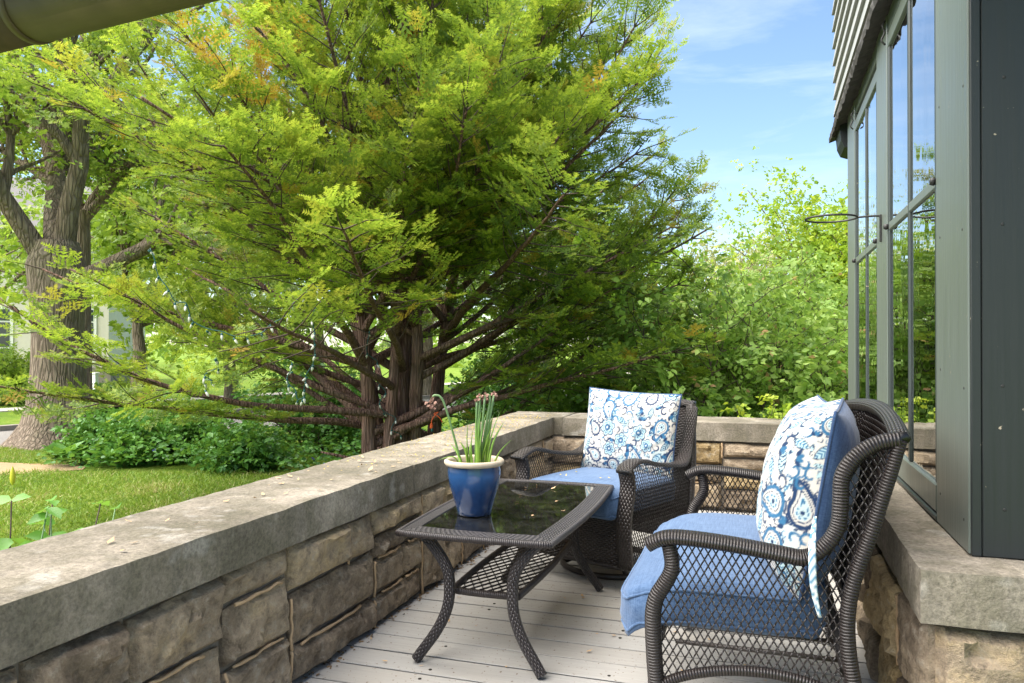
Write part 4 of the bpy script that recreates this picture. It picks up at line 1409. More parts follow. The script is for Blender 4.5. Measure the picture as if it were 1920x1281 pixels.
# ------------------------------------------------------------------ potted daffodils
pot = empty('potted_plant', (-1.055, 2.765, TZ - .002))
tag(pot, 'spent daffodils in a cobalt blue glazed pot with cream rim on the table', 'potted plant')
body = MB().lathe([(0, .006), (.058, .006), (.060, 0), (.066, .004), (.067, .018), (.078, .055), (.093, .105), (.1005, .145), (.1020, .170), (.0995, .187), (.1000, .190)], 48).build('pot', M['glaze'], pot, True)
MB().lathe([(.099, .188), (.110, .190), (.1155, .198), (.1150, .207), (.108, .212), (.100, .210), (.096, .203), (.094, .185), (.090, .12)], 48).build('rim', M['rim'], body, True)
MB().lathe([(.0925, .170), (.06, .176), (0, .178)], 24).build('soil', M['soil'], body, True)
def blade(base, tip, bend, w0, seed, mat):
    r = random.Random(seed)
    b, t = Vector(base), Vector(tip)
    mid = (b + t) / 2 + Vector(bend)
    pth = smooth_path([b, (b + mid) / 2 + Vector(bend) * .25, mid, (mid + t) / 2 + Vector(bend) * .15, t], 4)
    n = len(pth)
    vs_, fs, uvs = [], [], []
    sdv = Vector((math.cos(seed * 1.7), math.sin(seed * 1.7), 0))
    for i, p in enumerate(pth):
        tt = (pth[min(i + 1, n - 1)] - pth[max(i - 1, 0)]).normalized()
        s_ = (sdv - tt * sdv.dot(tt)).normalized(); nn_ = tt.cross(s_)
        f = i / (n - 1)
        w = w0 * (1 - f ** 3) * (1 if f < .98 else .3)
        vs_ += [p - s_ * w, p + nn_ * w * .45, p + s_ * w, p - nn_ * w * .25]
        if i:
            for k in range(4):
                k2 = (k + 1) % 4
                fs.append(((i - 1) * 4 + k, (i - 1) * 4 + k2, i * 4 + k2, i * 4 + k)); uvs.append([(0, 0)] * 4)
    return MB().add(vs_, fs, uvs)
def stem_mat(name, c0, c1):
    g = NT(name)
    z = g.n('ShaderNodeSeparateXYZ', None, Vector=g.coord()).outputs[2]
    c = g.ramp(g.math('MULTIPLY', g.math('SUBTRACT', z, .17), 4.0), [(0, c0), (1, c1)])
    nz = g.noise(g.coord('Object', (120, 120, 4)), 2, 3)
    c = g.mix(g.math('MULTIPLY', nz, .4), c, (.30, .42, .12))
    pb = g.n('ShaderNodeBsdfPrincipled', None, Base_Color=c, Roughness=.4)
    tb = g.n('ShaderNodeBsdfTranslucent', None, Color=c)
    mx = g.n('ShaderNodeMixShader', None, Fac=.25)
    g.t.links.new(pb.outputs[0], mx.inputs[1]); g.t.links.new(tb.outputs[0], mx.inputs[2])
    g.t.links.new(mx.outputs[0], g.out.inputs['Surface'])
    return g.m
M['blade'] = stem_mat('daffodil leaf', (.27, .46, .03), (.13, .29, .08))
M['stalk'] = stem_mat('daffodil stalk', (.14, .30, .05), (.17, .30, .14))
M['bloom'] = plain('withered papery bloom', (.38, .22, .17), .85, .2, 60, .5, .5)
cx_, sx_ = math.cos(YAW), math.sin(YAW)
def loc2(px, pz, dep=0.0):
    """pot-local point: px to the viewer's right of the pot axis, dep away"""
    return (px * cx_ - dep * sx_, px * sx_ + dep * cx_, pz)
LV = [(-.004, .33, .01, .02), (.010, .375, .02, -.01), (-.022, .36, .0, .02), (.025, .40, .0, .01), (.035, .345, -.01, .02), (.05, .355, .03, 0), (.062, .33, -.02, .02), (.085, .315, .02, .01), (.11, .355, .0, .03), (.138, .288, -.02, .02), (-.055, .275, .02, -.02), (-.03, .255, -.02, 0), (-.015, .27, .03, .01), (.02, .305, -.03, .0), (.045, .39, .03, .02), (-.135, .205, .0, -.05), (.07, .385, .02, .015), (.095, .395, -.01, .02), (-.088, .265, .02, -.02), (.005, .41, .0, .0), (.055, .30, -.04, .0)]
for i, (tx, tz, dep, bend) in enumerate(LV):
    bx = max(-.06, min(.07, tx * .55 + .008 * math.sin(i * 2.1)))
    tz2 = tz * 1.0
    blade(loc2(bx, .172, .02 * math.sin(i * 1.3)), loc2(tx * 1.05, tz2, dep), loc2(-bend * .4, .012 if tx > -.1 else .03, 0), .0072, i + 1, M['blade']).build('leaf', M['blade'], pot, True)
ST = [(-.118, .455, -.02), (.010, .455, .0), (.022, .470, .02), (.042, .475, -.01), (.060, .455, .02), (.075, .475, .03)]
for i, (tx, tz, dep) in enumerate(ST):
    bx = -.045 if i == 0 else tx * .35
    pth = smooth_path([loc2(bx, .172), loc2(bx + (tx - bx) * .45, .30, dep * .5), loc2(tx, tz - .02, dep), loc2(tx - (.012 if i else .03), tz + .002, dep), loc2(tx - (.02 if i else .045), tz - .012, dep)][: (5 if i in (0, 4) else 3)], 5)
    st = MB().tube(pth, .0042, 8).build('flower_stalk', M['stalk'], pot, True)
    e = pth[-1]
    r = random.Random(i)
    bmh = MB()
    for q in range(11 if i else 20):
        d = Vector((r.gauss(0, 1), r.gauss(0, 1), r.gauss(-.25 if i == 0 else .2, 1))).normalized()
        l = r.uniform(.009, .016) * (1.25 if i == 0 else 1)
        a = e + d * .002 + (Vector((r.uniform(-.014, .014), r.uniform(-.014, .014), r.uniform(-.03, .0))) if i == 0 else Vector((0, 0, 0)))
        sv = d.orthogonal().normalized() * l * .45
        bmh.add([a, a + d * l * .55 + sv, a + d * l, a + d * l * .55 - sv, a + d * l * .5 + d.cross(sv) * .6], [(0, 1, 4), (1, 2, 4), (2, 3, 4), (3, 0, 4)])
    bmh.build('bloom', M['bloom'], st)

# ------------------------------------------------------------------ yew
def shoot_template(n=4):
    """one young shoot: n pairs of separate needles and a tip, length 1"""
    V, F = [], []
    sp_ = .86 / n
    for i in range(n):
        x = i * sp_
        l = .46 * (1 - .25 * i / n)
        for sg in (1, -1):
            k = len(V)
            V += [(x, 0, 0), (x + sp_ * .85, sg * .015, 0), (x + .30, sg * l, .07)]
            F.append((k, k + 1, k + 2) if sg > 0 else (k + 1, k, k + 2))
    k = len(V)
    V += [(.70, .03, 0), (.70, -.03, 0), (1.14, .03, .03)]; F.append((k, k + 1, k + 2))
    return np.array(V, float), np.array(F)
SHOOT, SHOOT2 = shoot_template(3), shoot_template(2)

def spray_template(seed, nsh=7, droop=0.0):
    """flat fan of shoots along a short twig, unit length about 1; per vertex age 0 old .. 1 new tip"""
    r = np.random.default_rng(seed)
    Vs, Fs, A = [], [], []
    cnt = 0
    def put(p, d, s, age):
        nonlocal cnt
        R = frames(np.array([d]), np.array([[r.normal(0, .25), r.normal(0, .25), 1.0]]))
        V, F = scatter(np.array([p]), R, [s], *(SHOOT if age > .5 else SHOOT2))
        Vs.append(V); Fs.append(F + cnt); cnt += len(V)
        A.append(np.full(len(V), age))
    for i in range(nsh):
        f = (i + .5) / nsh
        sg = 1 if i % 2 else -1
        x = f * .86
        z = -droop * f * f
        ang = sg * (1.0 - .45 * f + r.normal(0, .13))
        d = (math.cos(ang), math.sin(ang), .16 + r.normal(0, .12) - droop * f)
        s = (.36 - .09 * f) * r.uniform(.8, 1.2)
        put((x, 0, z), d, s, .12 + .2 * f)
        # second, newer shoot at the end of it
        p2 = np.array((x, 0, z)) + np.array(d) / np.linalg.norm(d) * s * .85
        a2 = ang + r.normal(0, .35)
        put(p2, (math.cos(a2), math.sin(a2), .22 + r.normal(0, .15) - droop), s * r.uniform(.55, .85), .55 + .4 * r.random())
    put((.86, 0, -droop), (1, r.normal(0, .1), .1 - droop), .26, .8)
    # the twig itself
    return np.concatenate(Vs), np.concatenate(Fs), np.concatenate(A)
SPRAYS = [spray_template(s) for s in range(5)]
DROOPS = [spray_template(40 + s, 6, .45) for s in range(3)]

def emit_sprays(name, recs, templates, mat, parent):
    """recs rows: px py pz dx dy dz nx ny nz scale tint dead"""
    A = np.array(recs, float)
    allV, allF, allT, allD = [], [], [], []
    off = 0
    which = rng.integers(0, len(templates), len(A))
    for k, (Vt, Ft, Ag) in enumerate(templates):
        a = A[which == k]
        if not len(a): continue
        V, F = scatter(a[:, 0:3], frames(a[:, 3:6], a[:, 6:9]), a[:, 9], Vt, Ft)
        m = len(Vt)
        t = (Ag[None, :] * .78 + a[:, 10:11]).reshape(-1)
        allV.append(V); allF.append(F + off); off += len(V)
        allT.append(np.clip(t, 0, 1)); allD.append(np.repeat(a[:, 11], m))
    me = np_mesh(name, np.concatenate(allV), np.concatenate(allF), {'tint': np.concatenate(allT), 'dead': np.concatenate(allD)})
    return link(name, me, mat, parent)

random.seed(2024)
YB = survey(735, 648, 9.0); YB.z = GZ
yew = empty('yew_tree', YB)
tag(yew, 'large spreading yew with reddish stems and bright new growth, hung with bulbs', 'tree')
YC, YS = math.cos(YAW), math.sin(YAW)
def vdir(r_, f_, z_):
    """direction from view-right, away, up"""
    return Vector((r_ * YC - f_ * YS, r_ * YS + f_ * YC, z_))
stems = []
for i, (r0, f0, rad, lean_r, lean_f, hgt) in enumerate([(-.20, -.12, .105, -.03, -.02, 4.6), (-.02, -.16, .085, .02, -.05, 3.8), (.05, .0, .125, .03, .02, 5.8), (.20, .02, .090, .09, .02, 4.8), (-.10, .22, .10, -.10, .06, 5.0), (.42, .42, .11, .07, .10, 4.4)]):
    p = YB + vdir(r0, f0, -.05)
    d = vdir(lean_r, lean_f, 1)
    pts = bend_path(p, d, hgt, 12, .035)
    stems.append(pts)
    rr = taper(rad * 1.0, rad * .30, len(pts)); rr[0] *= 1.45; rr[1] *= 1.08
    q = smooth_path(pts, 2)
    r2 = list(np.interp(np.linspace(0, 1, len(q)), np.linspace(0, 1, len(pts)), rr))
    mb = MB().tube([x - YB for x in q], r2, 12)
    vv = mb.v
    mb.v = []
    for x, y_, z in vv:       # fluted surface
        nn_ = noise.noise(Vector((x * 9, y_ * 9, z * 1.2))) * .022
        c0 = Vector((x, y_, 0)).normalized() if abs(x) + abs(y_) > 1e-6 else Vector((1, 0, 0))
        mb.v.append((x + c0.x * nn_, y_ + c0.y * nn_, z))
    mb.build('trunk', M['bark_yew'], yew, True)

def crown_ok(p):
    """crown outline measured from the trunk: view-right a, away b, height z"""
    q = p - YB
    a = q.x * YC + q.y * YS
    b = -q.x * YS + q.y * YC
    z = p.z
    ra = 4.9 if a < 0 else 3.8
    if z > 1.9: ra *= max(.25, 1 - ((z - 1.9) / 8.0) ** 1.7)
    elif z < .6: ra *= max(.4, 1 - (.6 - z) * .18)
    rb = 3.3 if b < 0 else 3.0
    if z < .12 - .12 * a and a < 0: return False
    if a < -2.7 and 1.75 < z < 3.0 and noise.noise(p * 2.2) < .22: return False
    e = (a / ra) ** 2 + (b / rb) ** 2
    n_ = noise.noise(p * .9) * .28
    return e < 1 + n_

yrec, twigs = [], MB()
def dead_at(p):
    for c, r0 in DEAD:
        if (p - c).length < r0: return .85
    return .0
DEAD = [(survey(450, 75, 7.2), .6), (survey(425, 40, 7.8), .5), (survey(480, 110, 8.2), .4), (survey(125, 310, 7.4), .22), (survey(40, 280, 7.6), .16), (survey(780, 110, 9.2), .4), (survey(1330, 640, 8.0), .15)]
def yew_branch(p0, d0, length, rad, level, updir, parent_tint):
    """a flat fan: side branches alternate in the plane of d0 and its horizontal side"""
    n = max(3, int(length / .16))
    pts = bend_path(p0, d0, length, n, .055 if level == 1 else .10, .006)
    for q_ in range(1, len(pts)):
        if not crown_ok(pts[q_]):
            pts = pts[:q_]; break
    if len(pts) < 2: return pts
    fan_roll = random.gauss(0, .45)
    rr = taper(rad, .003, len(pts))
    twigs.tube([x - YB for x in pts], rr, 4, caps=False)
    for i in range(1, len(pts)):
        t = (pts[i] - pts[i - 1]).normalized()
        f = i / (len(pts) - 1)
        if not crown_ok(pts[i]): break
        side = t.cross(Vector((0, 0, 1)))
        side = side.normalized() if side.length > 1e-4 else Vector((1, 0, 0))
        side.rotate(Matrix.Rotation(fan_roll, 3, t))
        nrm = side.cross(t).normalized()
        reps = 2 if f < .95 else 3
        qv = pts[i] - YB
        keep_out = .70 if (-qv.x * YS + qv.y * YC) > .7 else (.16 if (qv.x * YC + qv.y * YS) < -.9 and pts[i].z < 2.2 else .32)
        av_, bv_ = qv.x * YC + qv.y * YS, -qv.x * YS + qv.y * YC
        front_clear = -.75 < av_ < .55 and bv_ < .2 and pts[i].z < 1.35 + .1 * bv_
        for s_ in ([1, -1] if reps == 2 else [1, -1, 0]):
            if random.random() < keep_out: continue
            if front_clear and random.random() < .9: continue
            ang = s_ * random.uniform(.65, 1.05)
            d = t * math.cos(ang) + side * math.sin(ang) + Vector((0, 0, random.uniform(-.12, .22)))
            sc = random.uniform(.18, .29) * (1.0 - .2 * f)
            if s_ == 0: sc *= 1.15
            nz = nrm + Vector((random.gauss(0, .22), random.gauss(0, .22), .4))
            p = pts[i] + d * .01
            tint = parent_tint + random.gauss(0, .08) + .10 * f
            dd = dead_at(p)
            if dd == 0 and random.random() < .05: dd = random.uniform(.3, .8)
            if dd == 0: dd = max(0, noise.noise(p * 3.1 + Vector((4, 9, 2))) - .34) * 1.0
            yrec.append((p.x - YB.x, p.y - YB.y, p.z - YB.z, d.x, d.y, d.z, nz.x, nz.y, nz.z, sc, tint, dd))
    return pts

NL = 88
EXTRA = [(.0, .30), (.25, .42), (-.3, .38), (.15, .55), (-.2, .62), (.35, .66), (-.05, .74), (-.5, .5), (.1, .12), (-.35, .10), (-.15, .2), (.4, .05), (3.0, .03), (3.4, .08), (2.8, .12), (3.6, .16), (3.2, .22), (-2.7, .05), (-2.4, .1), (.1, .60, 24), (-.35, .58, 27), (.4, .62, 28), (0.0, .70, 33), (-.2, .78, 38), (.3, .80, 40), (-.6, .66, 29), (-.1, .5, 20)]
for i in range(NL + len(EXTRA)):
    f = i / NL if i < NL else EXTRA[i - NL][1]
    st = stems[i % len(stems)]
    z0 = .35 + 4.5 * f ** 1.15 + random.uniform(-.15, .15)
    k = min(len(st) - 2, max(0, int(z0 / (st[-1] - st[0]).length * (len(st) - 1))))
    fr = random.random()
    p0 = st[k].lerp(st[k + 1], fr)
    az = i * 2.399 + random.uniform(-.3, .3)
    if math.sin(az) > .35 and random.random() < .45: az = -az       # more limbs towards the open side
    if i >= NL: az = EXTRA[i - NL][0]
    if math.sin(az) < -.3 and f < .32 and i < NL:
        z0 += 1.5; p0 = st[min(len(st) - 2, k + 3)].copy()
    el = math.radians(16 + 42 * f ** .8 + random.uniform(-9, 10))
    if i >= NL and len(EXTRA[i - NL]) > 2: el = math.radians(EXTRA[i - NL][2])
    L = (4.9 - 2.2 * f) * random.uniform(.82, 1.12)
    if i >= NL and len(EXTRA[i - NL]) > 2: L = 4.1
    a_, b_ = math.cos(az), math.sin(az)
    if a_ > 0: L *= .86
    L *= (1 - .18 * abs(b_))
    d = vdir(a_ * math.cos(el), b_ * math.cos(el), math.sin(el))
    n = 16
    pts = bend_path(p0, d, L, n, .045, .004 if f < .5 else .012)
    r0 = .058 * (1 - .45 * f) * random.uniform(.8, 1.2)
    stop = len(pts)
    for q in range(3, len(pts)):
        if not crown_ok(pts[q]):
            stop = q + 1; break
    pts = pts[:stop]
    if len(pts) < 4: continue
    q = smooth_path(pts, 2)
    MB().tube([x - YB for x in q], taper(r0, .010, len(q)), 7).build('limb', M['bark_yew'], yew, True)
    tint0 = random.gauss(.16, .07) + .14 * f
    roll = random.uniform(-.75, .75)
    for s_ in range(4, len(pts)):
        t = (pts[s_] - pts[s_ - 1]).normalized()
        side = t.cross(Vector((0, 0, 1))); side = side.normalized() if side.length > 1e-4 else Vector((1, 0, 0))
        side.rotate(Matrix.Rotation(roll, 3, t))
        fr = s_ / n
        if fr < .5 and random.random() < .35: continue
        for sg in (1, -1):
            ang = sg * random.uniform(.55, .95)
            dd = t * math.cos(ang) + side * math.sin(ang) + Vector((0, 0, random.uniform(-.18, .16)))
            ln = (.38 + .95 * (1 - fr) * min(1, fr * 3)) * random.uniform(.75, 1.15)
            yew_branch(pts[s_], dd, ln, .009, 2, None, tint0 + .04 * fr)
    yew_branch(pts[-1], (pts[-1] - pts[-2]), .45, .008, 2, None, tint0 + .08)
twigs.build('twigs', M['twig'], yew, True)
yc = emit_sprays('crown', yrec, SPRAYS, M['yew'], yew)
print('yew sprays', len(yrec), 'tris', len(yc.data.polygons))

# grey green conifer standing behind the yew
def conifer(u, d, height, rad, label, zstart=1.5, n=58, wid=.33):
    B = survey(u, 648, d); B.z = GZ
    root = empty('conifer_tree', B)
    tag(root, label, 'tree')
    tr = bend_path((0, 0, -.05), (0, 0, 1), height, 14, .012)
    MB().tube(tr, taper(.17, .02, len(tr)), 10).build('trunk', M['bark_oak'], root, True)
    rec, tw = [], MB()
    for i in range(n):
        z = zstart + (height - zstart - .2) * (i / n)
        az = i * 2.399
        L = rad * (1 - (z / height) ** 1.3) * random.uniform(.8, 1.1) + .25
        p = Vector((0, 0, z))
        pts = bend_path(p, (math.cos(az), math.sin(az), .15), L, 9, .05, -.035)
        tw.tube(pts, taper(.022, .004, len(pts)), 4, caps=False)
        for s_ in range(2, len(pts)):
            t = (pts[s_] - pts[s_ - 1]).normalized()
            side = t.cross(Vector((0, 0, 1))).normalized()
            for sg in (1, -1, 0):
                for rep in range(2):
                    ang = sg * random.uniform(.4, 1.2)
                    dd = t * math.cos(ang) + side * math.sin(ang) + Vector((0, 0, random.uniform(-.75, -.15)))
                    q = pts[s_] + (pts[s_ - 1] - pts[s_]) * random.random()
                    rec.append((q.x, q.y, q.z, dd.x, dd.y, dd.z, random.gauss(0, .3), random.gauss(0, .3), 1, random.uniform(.8, 1.2) * wid, random.uniform(0, .4), 0))
    tw.build('branches', M['twig'], root, True)
    emit_sprays('crown', rec, DROOPS, M['hemlock'], root)
    return root
conifer(1030, 13.2, 9.2, 2.2, 'tall grey green drooping conifer behind the right side of the yew', 1.0, 18)

# ------------------------------------------------------------------ broadleaf trees
def leaf_cloud(anchors, per, spread, size, tint, jit, templates=FANS):
    """anchors: list of points; returns V, F, tint arrays of leaf fans round them"""
    A = np.array([tuple(a) for a in anchors], float)
    P = np.repeat(A, per, 0) + rng.normal(0, spread, (len(A) * per, 3))
    n = len(P)
    D = rnd_dirs(n, -.7, .5)
    Nn = rnd_dirs(n, .1, 1)
    S = size * rng.uniform(.7, 1.3, n)
    base = np.repeat(rng.normal(0, jit, len(A)), per)
    T = tint + base + rng.normal(0, jit * .6, n)
    Vs, Fs, Ts, off = [], [], [], 0
    w = rng.integers(0, len(templates), n)
    for k, tm in enumerate(templates):
        m = w == k
        if not m.any(): continue
        V, F, t = leaf_mesh('', P[m], D[m], Nn[m], S[m], T[m], tm)
        Vs.append(V); Fs.append(F + off); off += len(V); Ts.append(t)
    return np.concatenate(Vs), np.concatenate(Fs), np.concatenate(Ts)

def crown_branches(starts, levels, mbw, anchors, wob=.16, lift=.02, minr=.006):
    """starts: (point, dir, length, radius); levels: list of (count, length factor, spread angle)"""
    cur = starts
    for li, (cnt, lf, spread) in enumerate(levels):
        nxt = []
        for p, d, L, r in cur:
            n = 6
            pts = bend_path(p, d, L, n, wob, lift)
            mbw.tube(pts, taper(r, max(minr, r * .4), len(pts)), 6 if r > .05 else 4, caps=False)
            if li >= len(levels) - 2:
                anchors += pts[2:]
            else:
                anchors += pts[5:]
            for c in range(cnt):
                f = random.uniform(.3, 1.0)
                k = min(n - 1, int(f * n))
                t = (pts[k + 1] - pts[k]).normalized()
                o = t.orthogonal().normalized()
                o.rotate(Matrix.Rotation(random.uniform(0, 6.28), 3, t))
                dd = (t + o * spread * random.uniform(.6, 1.3)).normalized()
                nxt.append((pts[k].copy(), dd, L * lf * random.uniform(.7, 1.2), max(minr, r * .5)))
        cur = nxt
    for p, d, L, r in cur:
        anchors.append(p + d * L * .5)
        anchors.append(p + d * L)

def tree(name, base, label, starts, levels, bark, leafmat, per, spread, size, tint, jit, trunk=None, group=None, cat='tree'):
    root = empty(name, base)
    tag(root, label, cat, group)
    if trunk is not None:
        trunk.build('trunk', bark, root, True)
    mbw, anchors = MB(), []
    crown_branches(starts, levels, mbw, anchors)
    mbw.build('branches', bark, root, True)
    V, F, T = leaf_cloud(anchors, per, spread, size, tint, jit)
    link('crown', np_mesh('crown', V, F, {'tint': T}), leafmat, root)
    return root, len(F)

# the big oak
M['knot'] = plain('grey healed knot', (.24, .19, .15), .9, .2, 30, .3, .5)
OB = survey(108, 648, 13.3); OB.z = GZ
def flare_trunk(pts, rads, sides=20, flute=.10, lobes=5):
    mb = MB().tube(pts, rads, sides, caps=False)
    out = []
    for i, v in enumerate(mb.v):
        k = i // sides
        c = Vector(pts[k]); o = Vector(v) - c
        an = math.atan2(o.y, o.x)
        w = flute * max(0.0, 1 - k / (len(pts) * .45)) * math.sin(lobes * an + 1.2)
        nn_ = noise.noise(Vector(v) * 3.0) * .05
        out.append(tuple(c + o * (1 + w + nn_)))
    mb.v = out
    return mb
tp_ = [(0, 0, -.05), (0, 0, .12), (.0, 0, .35), (0.01, 0, .7), (.02, 0, 1.3), (.02, 0, 2.0), (0, 0, 2.6), (-.02, 0, 3.1), (-.02, 0, 3.5)]
oak_trunk = flare_trunk([vdir(a, b, c) for a, b, c in tp_], [.86, .70, .55, .47, .42, .40, .43, .47, .34])
limbs = [((-.12, 0, 3.0), (-.62, -.1, .72), 4.2, .21), ((-.02, 0, 3.3), (-.02, .1, 1), 4.6, .23), ((.10, 0, 3.3), (.22, -.1, 1), 4.6, .21), ((.18, 0, 2.75), (.86, .05, .40), 4.4, .17), ((.0, .1, 3.2), (-.25, .6, .8), 4.0, .18)]
oak_starts = [(vdir(*p), vdir(*d), L, r) for p, d, L, r in limbs]
oak, nf = tree('oak_tree', OB, 'massive furrowed oak with flared base at the left, forking low', oak_starts, [(6, .62, .8), (6, .55, .9), (5, .5, 1.0)], M['bark_oak'], M['oak'], 3, .24, .10, .66, .16, oak_trunk)
print('oak', nf)
for i, (a, b, c) in enumerate([(-.33, -.30, 2.62), (.24, -.36, 2.72), (.02, -.40, 3.28)]):
    MB().lathe([(0, .02), (.035, .024), (.06, .034), (.085, .015), (.10, -.04), (.11, -.08)], 14).build('knot', M['knot'], oak, True, vdir(a, b, c), (math.radians(90), 0, YAW))
# a second trunk close behind it
OB2 = survey(155, 648, 16.5); OB2.z = GZ
tr2 = flare_trunk([vdir(0, 0, z) for z in (-.05, .15, .5, 1.2, 2.2, 3.4, 4.6)], [.30, .24, .20, .18, .17, .16, .14], 14, .06)
tree('oak_tree', OB2, 'slimmer dark trunk half hidden right behind the massive oak', [(Vector((0, 0, 4.4)), vdir(*d), 3.4, .13) for d in ((-.3, .2, 1), (.5, .1, .8), (.1, .6, .8), (.7, -.2, .5))], [(5, .6, .8), (5, .5, .9)], M['bark_oak'], M['oak'], 4, .26, .10, .55, .16, tr2)

def simple_tree(u, d, h, trunk_h, rad, label, mat, tint, per=5, size=.10, name='broadleaf_tree', group='trees across the street', n1=7, spread=.30, lev=((6, .6, .85), (5, .55, .9)), trunk_r=.16, jit=.13):
    B = survey(u, 648, d); B.z = GZ
    trk = flare_trunk([Vector((random.gauss(0, .03), random.gauss(0, .03), z)) for z in np.linspace(-.05, trunk_h, 6)], list(np.linspace(trunk_r * 1.4, trunk_r * .8, 6)), 10, .05)
    starts = []
    for i in range(n1):
        az = i * 2.399 + random.uniform(-.3, .3)
        e = random.uniform(.35, 1.35)
        dv = Vector((math.cos(az) * math.cos(e), math.sin(az) * math.cos(e), math.sin(e)))
        L = (rad * math.cos(e) + (h - trunk_h) * math.sin(e)) * .55
        starts.append((Vector((0, 0, trunk_h * random.uniform(.75, 1.0))), dv, L, trunk_r * .5))
    return tree(name, B, label, starts, list(lev), M['bark_oak'], mat, per, spread, size, tint, jit, trk, group)

far = [
    (-60, 24, 10, 3.0, 4.2, 'pale leafy tree at the far left edge beyond the street', 'oak', .62),
    (260, 21, 10, 2.6, 4.0, 'light green leafy tree showing right of the oak, across the street', 'oak', .5),
    (430, 24, 11, 3.0, 4.4, 'tall light green tree behind the left half of the yew', 'oak', .45),
    (600, 27, 11, 3.0, 4.4, 'mid green tree behind the yew trunk, across the street', 'maple', .25),
    (800, 25, 11, 3.0, 4.4, 'mid green tree right behind the yew crown', 'maple', .25),
    (980, 26, 9.0, 2.6, 4.0, 'leafy tree behind the right part of the yew crown', 'maple', .3),
    (1150, 27, 6.2, 2.0, 3.6, 'low spreading tree just right of the yew, far behind', 'maple', .35),
]
tot = 0
for a in far:
    _, n_ = simple_tree(a[0], a[1], a[2], a[3], a[4], a[5], M[a[6]], a[7], per=3, size=.20, spread=.42)
    tot += n_
print('far trees', tot)
simple_tree(1590, 17.5, 7.6, 1.6, 1.7, 'bright yellow green young tree rising beside the house corner', M['maple'], .66, per=8, size=.105, name='young_tree', group=None, n1=9, spread=.20, trunk_r=.09)
simple_tree(1690, 20.0, 6.0, 1.6, 2.4, 'bright leafy tree partly hidden by the house corner', M['maple'], .5, per=5, size=.12, name='young_tree', group=None, n1=7, spread=.24, trunk_r=.09)
simple_tree(1340, 34, 9.0, 2.0, 4.4, 'pale sparse budding tree in the distance against the sky', M['pale'], .5, per=3, size=.14, name='budding_tree', group=None, n1=9, spread=.4, trunk_r=.14)
simple_tree(1465, 36, 8.0, 2.0, 4.0, 'second pale budding tree, lower and further right', M['pale'], .6, per=3, size=.14, name='budding_tree', group=None, n1=8, spread=.4, trunk_r=.14)

# ------------------------------------------------------------------ shrubs
def shrub(name, u, d, h, rad, label, mat, tint, n_stem=14, per=7, size=.075, spread=.13, jit=.13, group=None, cat='shrub', stem_r=.018):
    B = survey(u, 648, d); B.z = GZ
    starts = []
    for i in range(n_stem):
        az = i * 2.399 + random.uniform(-.3, .3)
        e = random.uniform(.75, 1.45)
        dv = Vector((math.cos(az) * math.cos(e), math.sin(az) * math.cos(e), math.sin(e)))
        starts.append((Vector((math.cos(az) * .12, math.sin(az) * .12, -.02)), dv, h * random.uniform(.6, .95) * (.75 + .25 * math.sin(e)), stem_r * random.uniform(.7, 1.3)))
    root = empty(name, B)
    tag(root, label, cat, group)
    mbw, anchors = MB(), []
    cur = starts
    for p, dv, L, r in starts:
        pts = bend_path(p, dv, L, 9, .10, .03)
        mbw.tube(pts, taper(r, .004, len(pts)), 5, caps=False)
        for k in range(2, len(pts)):
            t = (pts[k] - pts[k - 1]).normalized()
            for c in range(2):
                o = t.orthogonal().normalized(); o.rotate(Matrix.Rotation(random.uniform(0, 6.28), 3, t))
                dd = (t * .6 + o).normalized()
                q = bend_path(pts[k], dd, rad * .55 * random.uniform(.5, 1.1), 4, .15, .02)
                mbw.tube(q, taper(.006, .002, len(q)), 4, caps=False)
                anchors += q[2:]
    mbw.build('stems', M['twig'], root, True)
    V, F, T = leaf_cloud(anchors, per, spread, size, tint, jit)
    link('crown', np_mesh('crown', V, F, {'tint': T}), mat, root)
    return len(F)
LIL = [(1335, 9.0, 2.6, 1.1, 'lilac bush directly right of the yew, red tipped new leaves', .50),
       (1430, 10.2, 2.85, 1.2, 'dense lilac bush with dark central stem behind the far parapet', .46),
       (1525, 9.3, 2.8, 1.1, 'bright lilac bush with pale blossoms beside the house corner', .55),
       (1610, 10.5, 3.1, 1.2, 'lilac bush half hidden by the house windows', .5),
       (1250, 10.8, 2.0, 1.2, 'lilac bush behind the lower right yew branches', .4),
       (1480, 13.0, 3.4, 1.5, 'taller lilac bush in the second row left of the young tree', .5),
       (1370, 13.5, 3.3, 1.5, 'lilac bush in the second row behind the red tipped one', .5)]
tot = 0
for u, d, h, rd, lb, tn in LIL:
    tot += shrub('lilac_bush', u, d, h, rd, lb, M['lilac'], tn, 14, 3, .084, .13, .15, 'lilac bushes beyond the far parapet')
print('lilac', tot)
shrub('garden_shrub', 590, 12.5, 1.6, 1.0, 'low green shrub seen under the yew branches left of its trunk', M['cover'], .55, 12, 3, .08, .12)
shrub('garden_shrub', 950, 11.5, 1.5, 1.0, 'low green shrub under the yew branches right of its trunk', M['cover'], .5, 12, 3, .08, .12)
shrub('garden_shrub', 1120, 9.6, 1.5, .9, 'green shrub behind the corner of the two parapets', M['lilac'], .35, 12, 3, .08, .12)
shrub('garden_shrub', 200, 11.9, .45, .6, 'low bright green clump between the oak and the ground cover', M['cover'], .75, 11, 3, .09, .13)
shrub('garden_shrub', 275, 11.2, .5, .7, 'low leafy clump in the middle of the bed under the lowest left boughs', M['cover'], .7, 11, 3, .085, .14)
shrub('garden_shrub', 355, 11.6, .6, .7, 'leafy clump at the back of the bed below the dangling bulbs', M['cover'], .8, 11, 3, .085, .14)
shrub('garden_shrub', 450, 10.6, .4, .6, 'small leafy clump at the right of the bed near the yew trunk', M['cover'], .6, 10, 3, .08, .13)
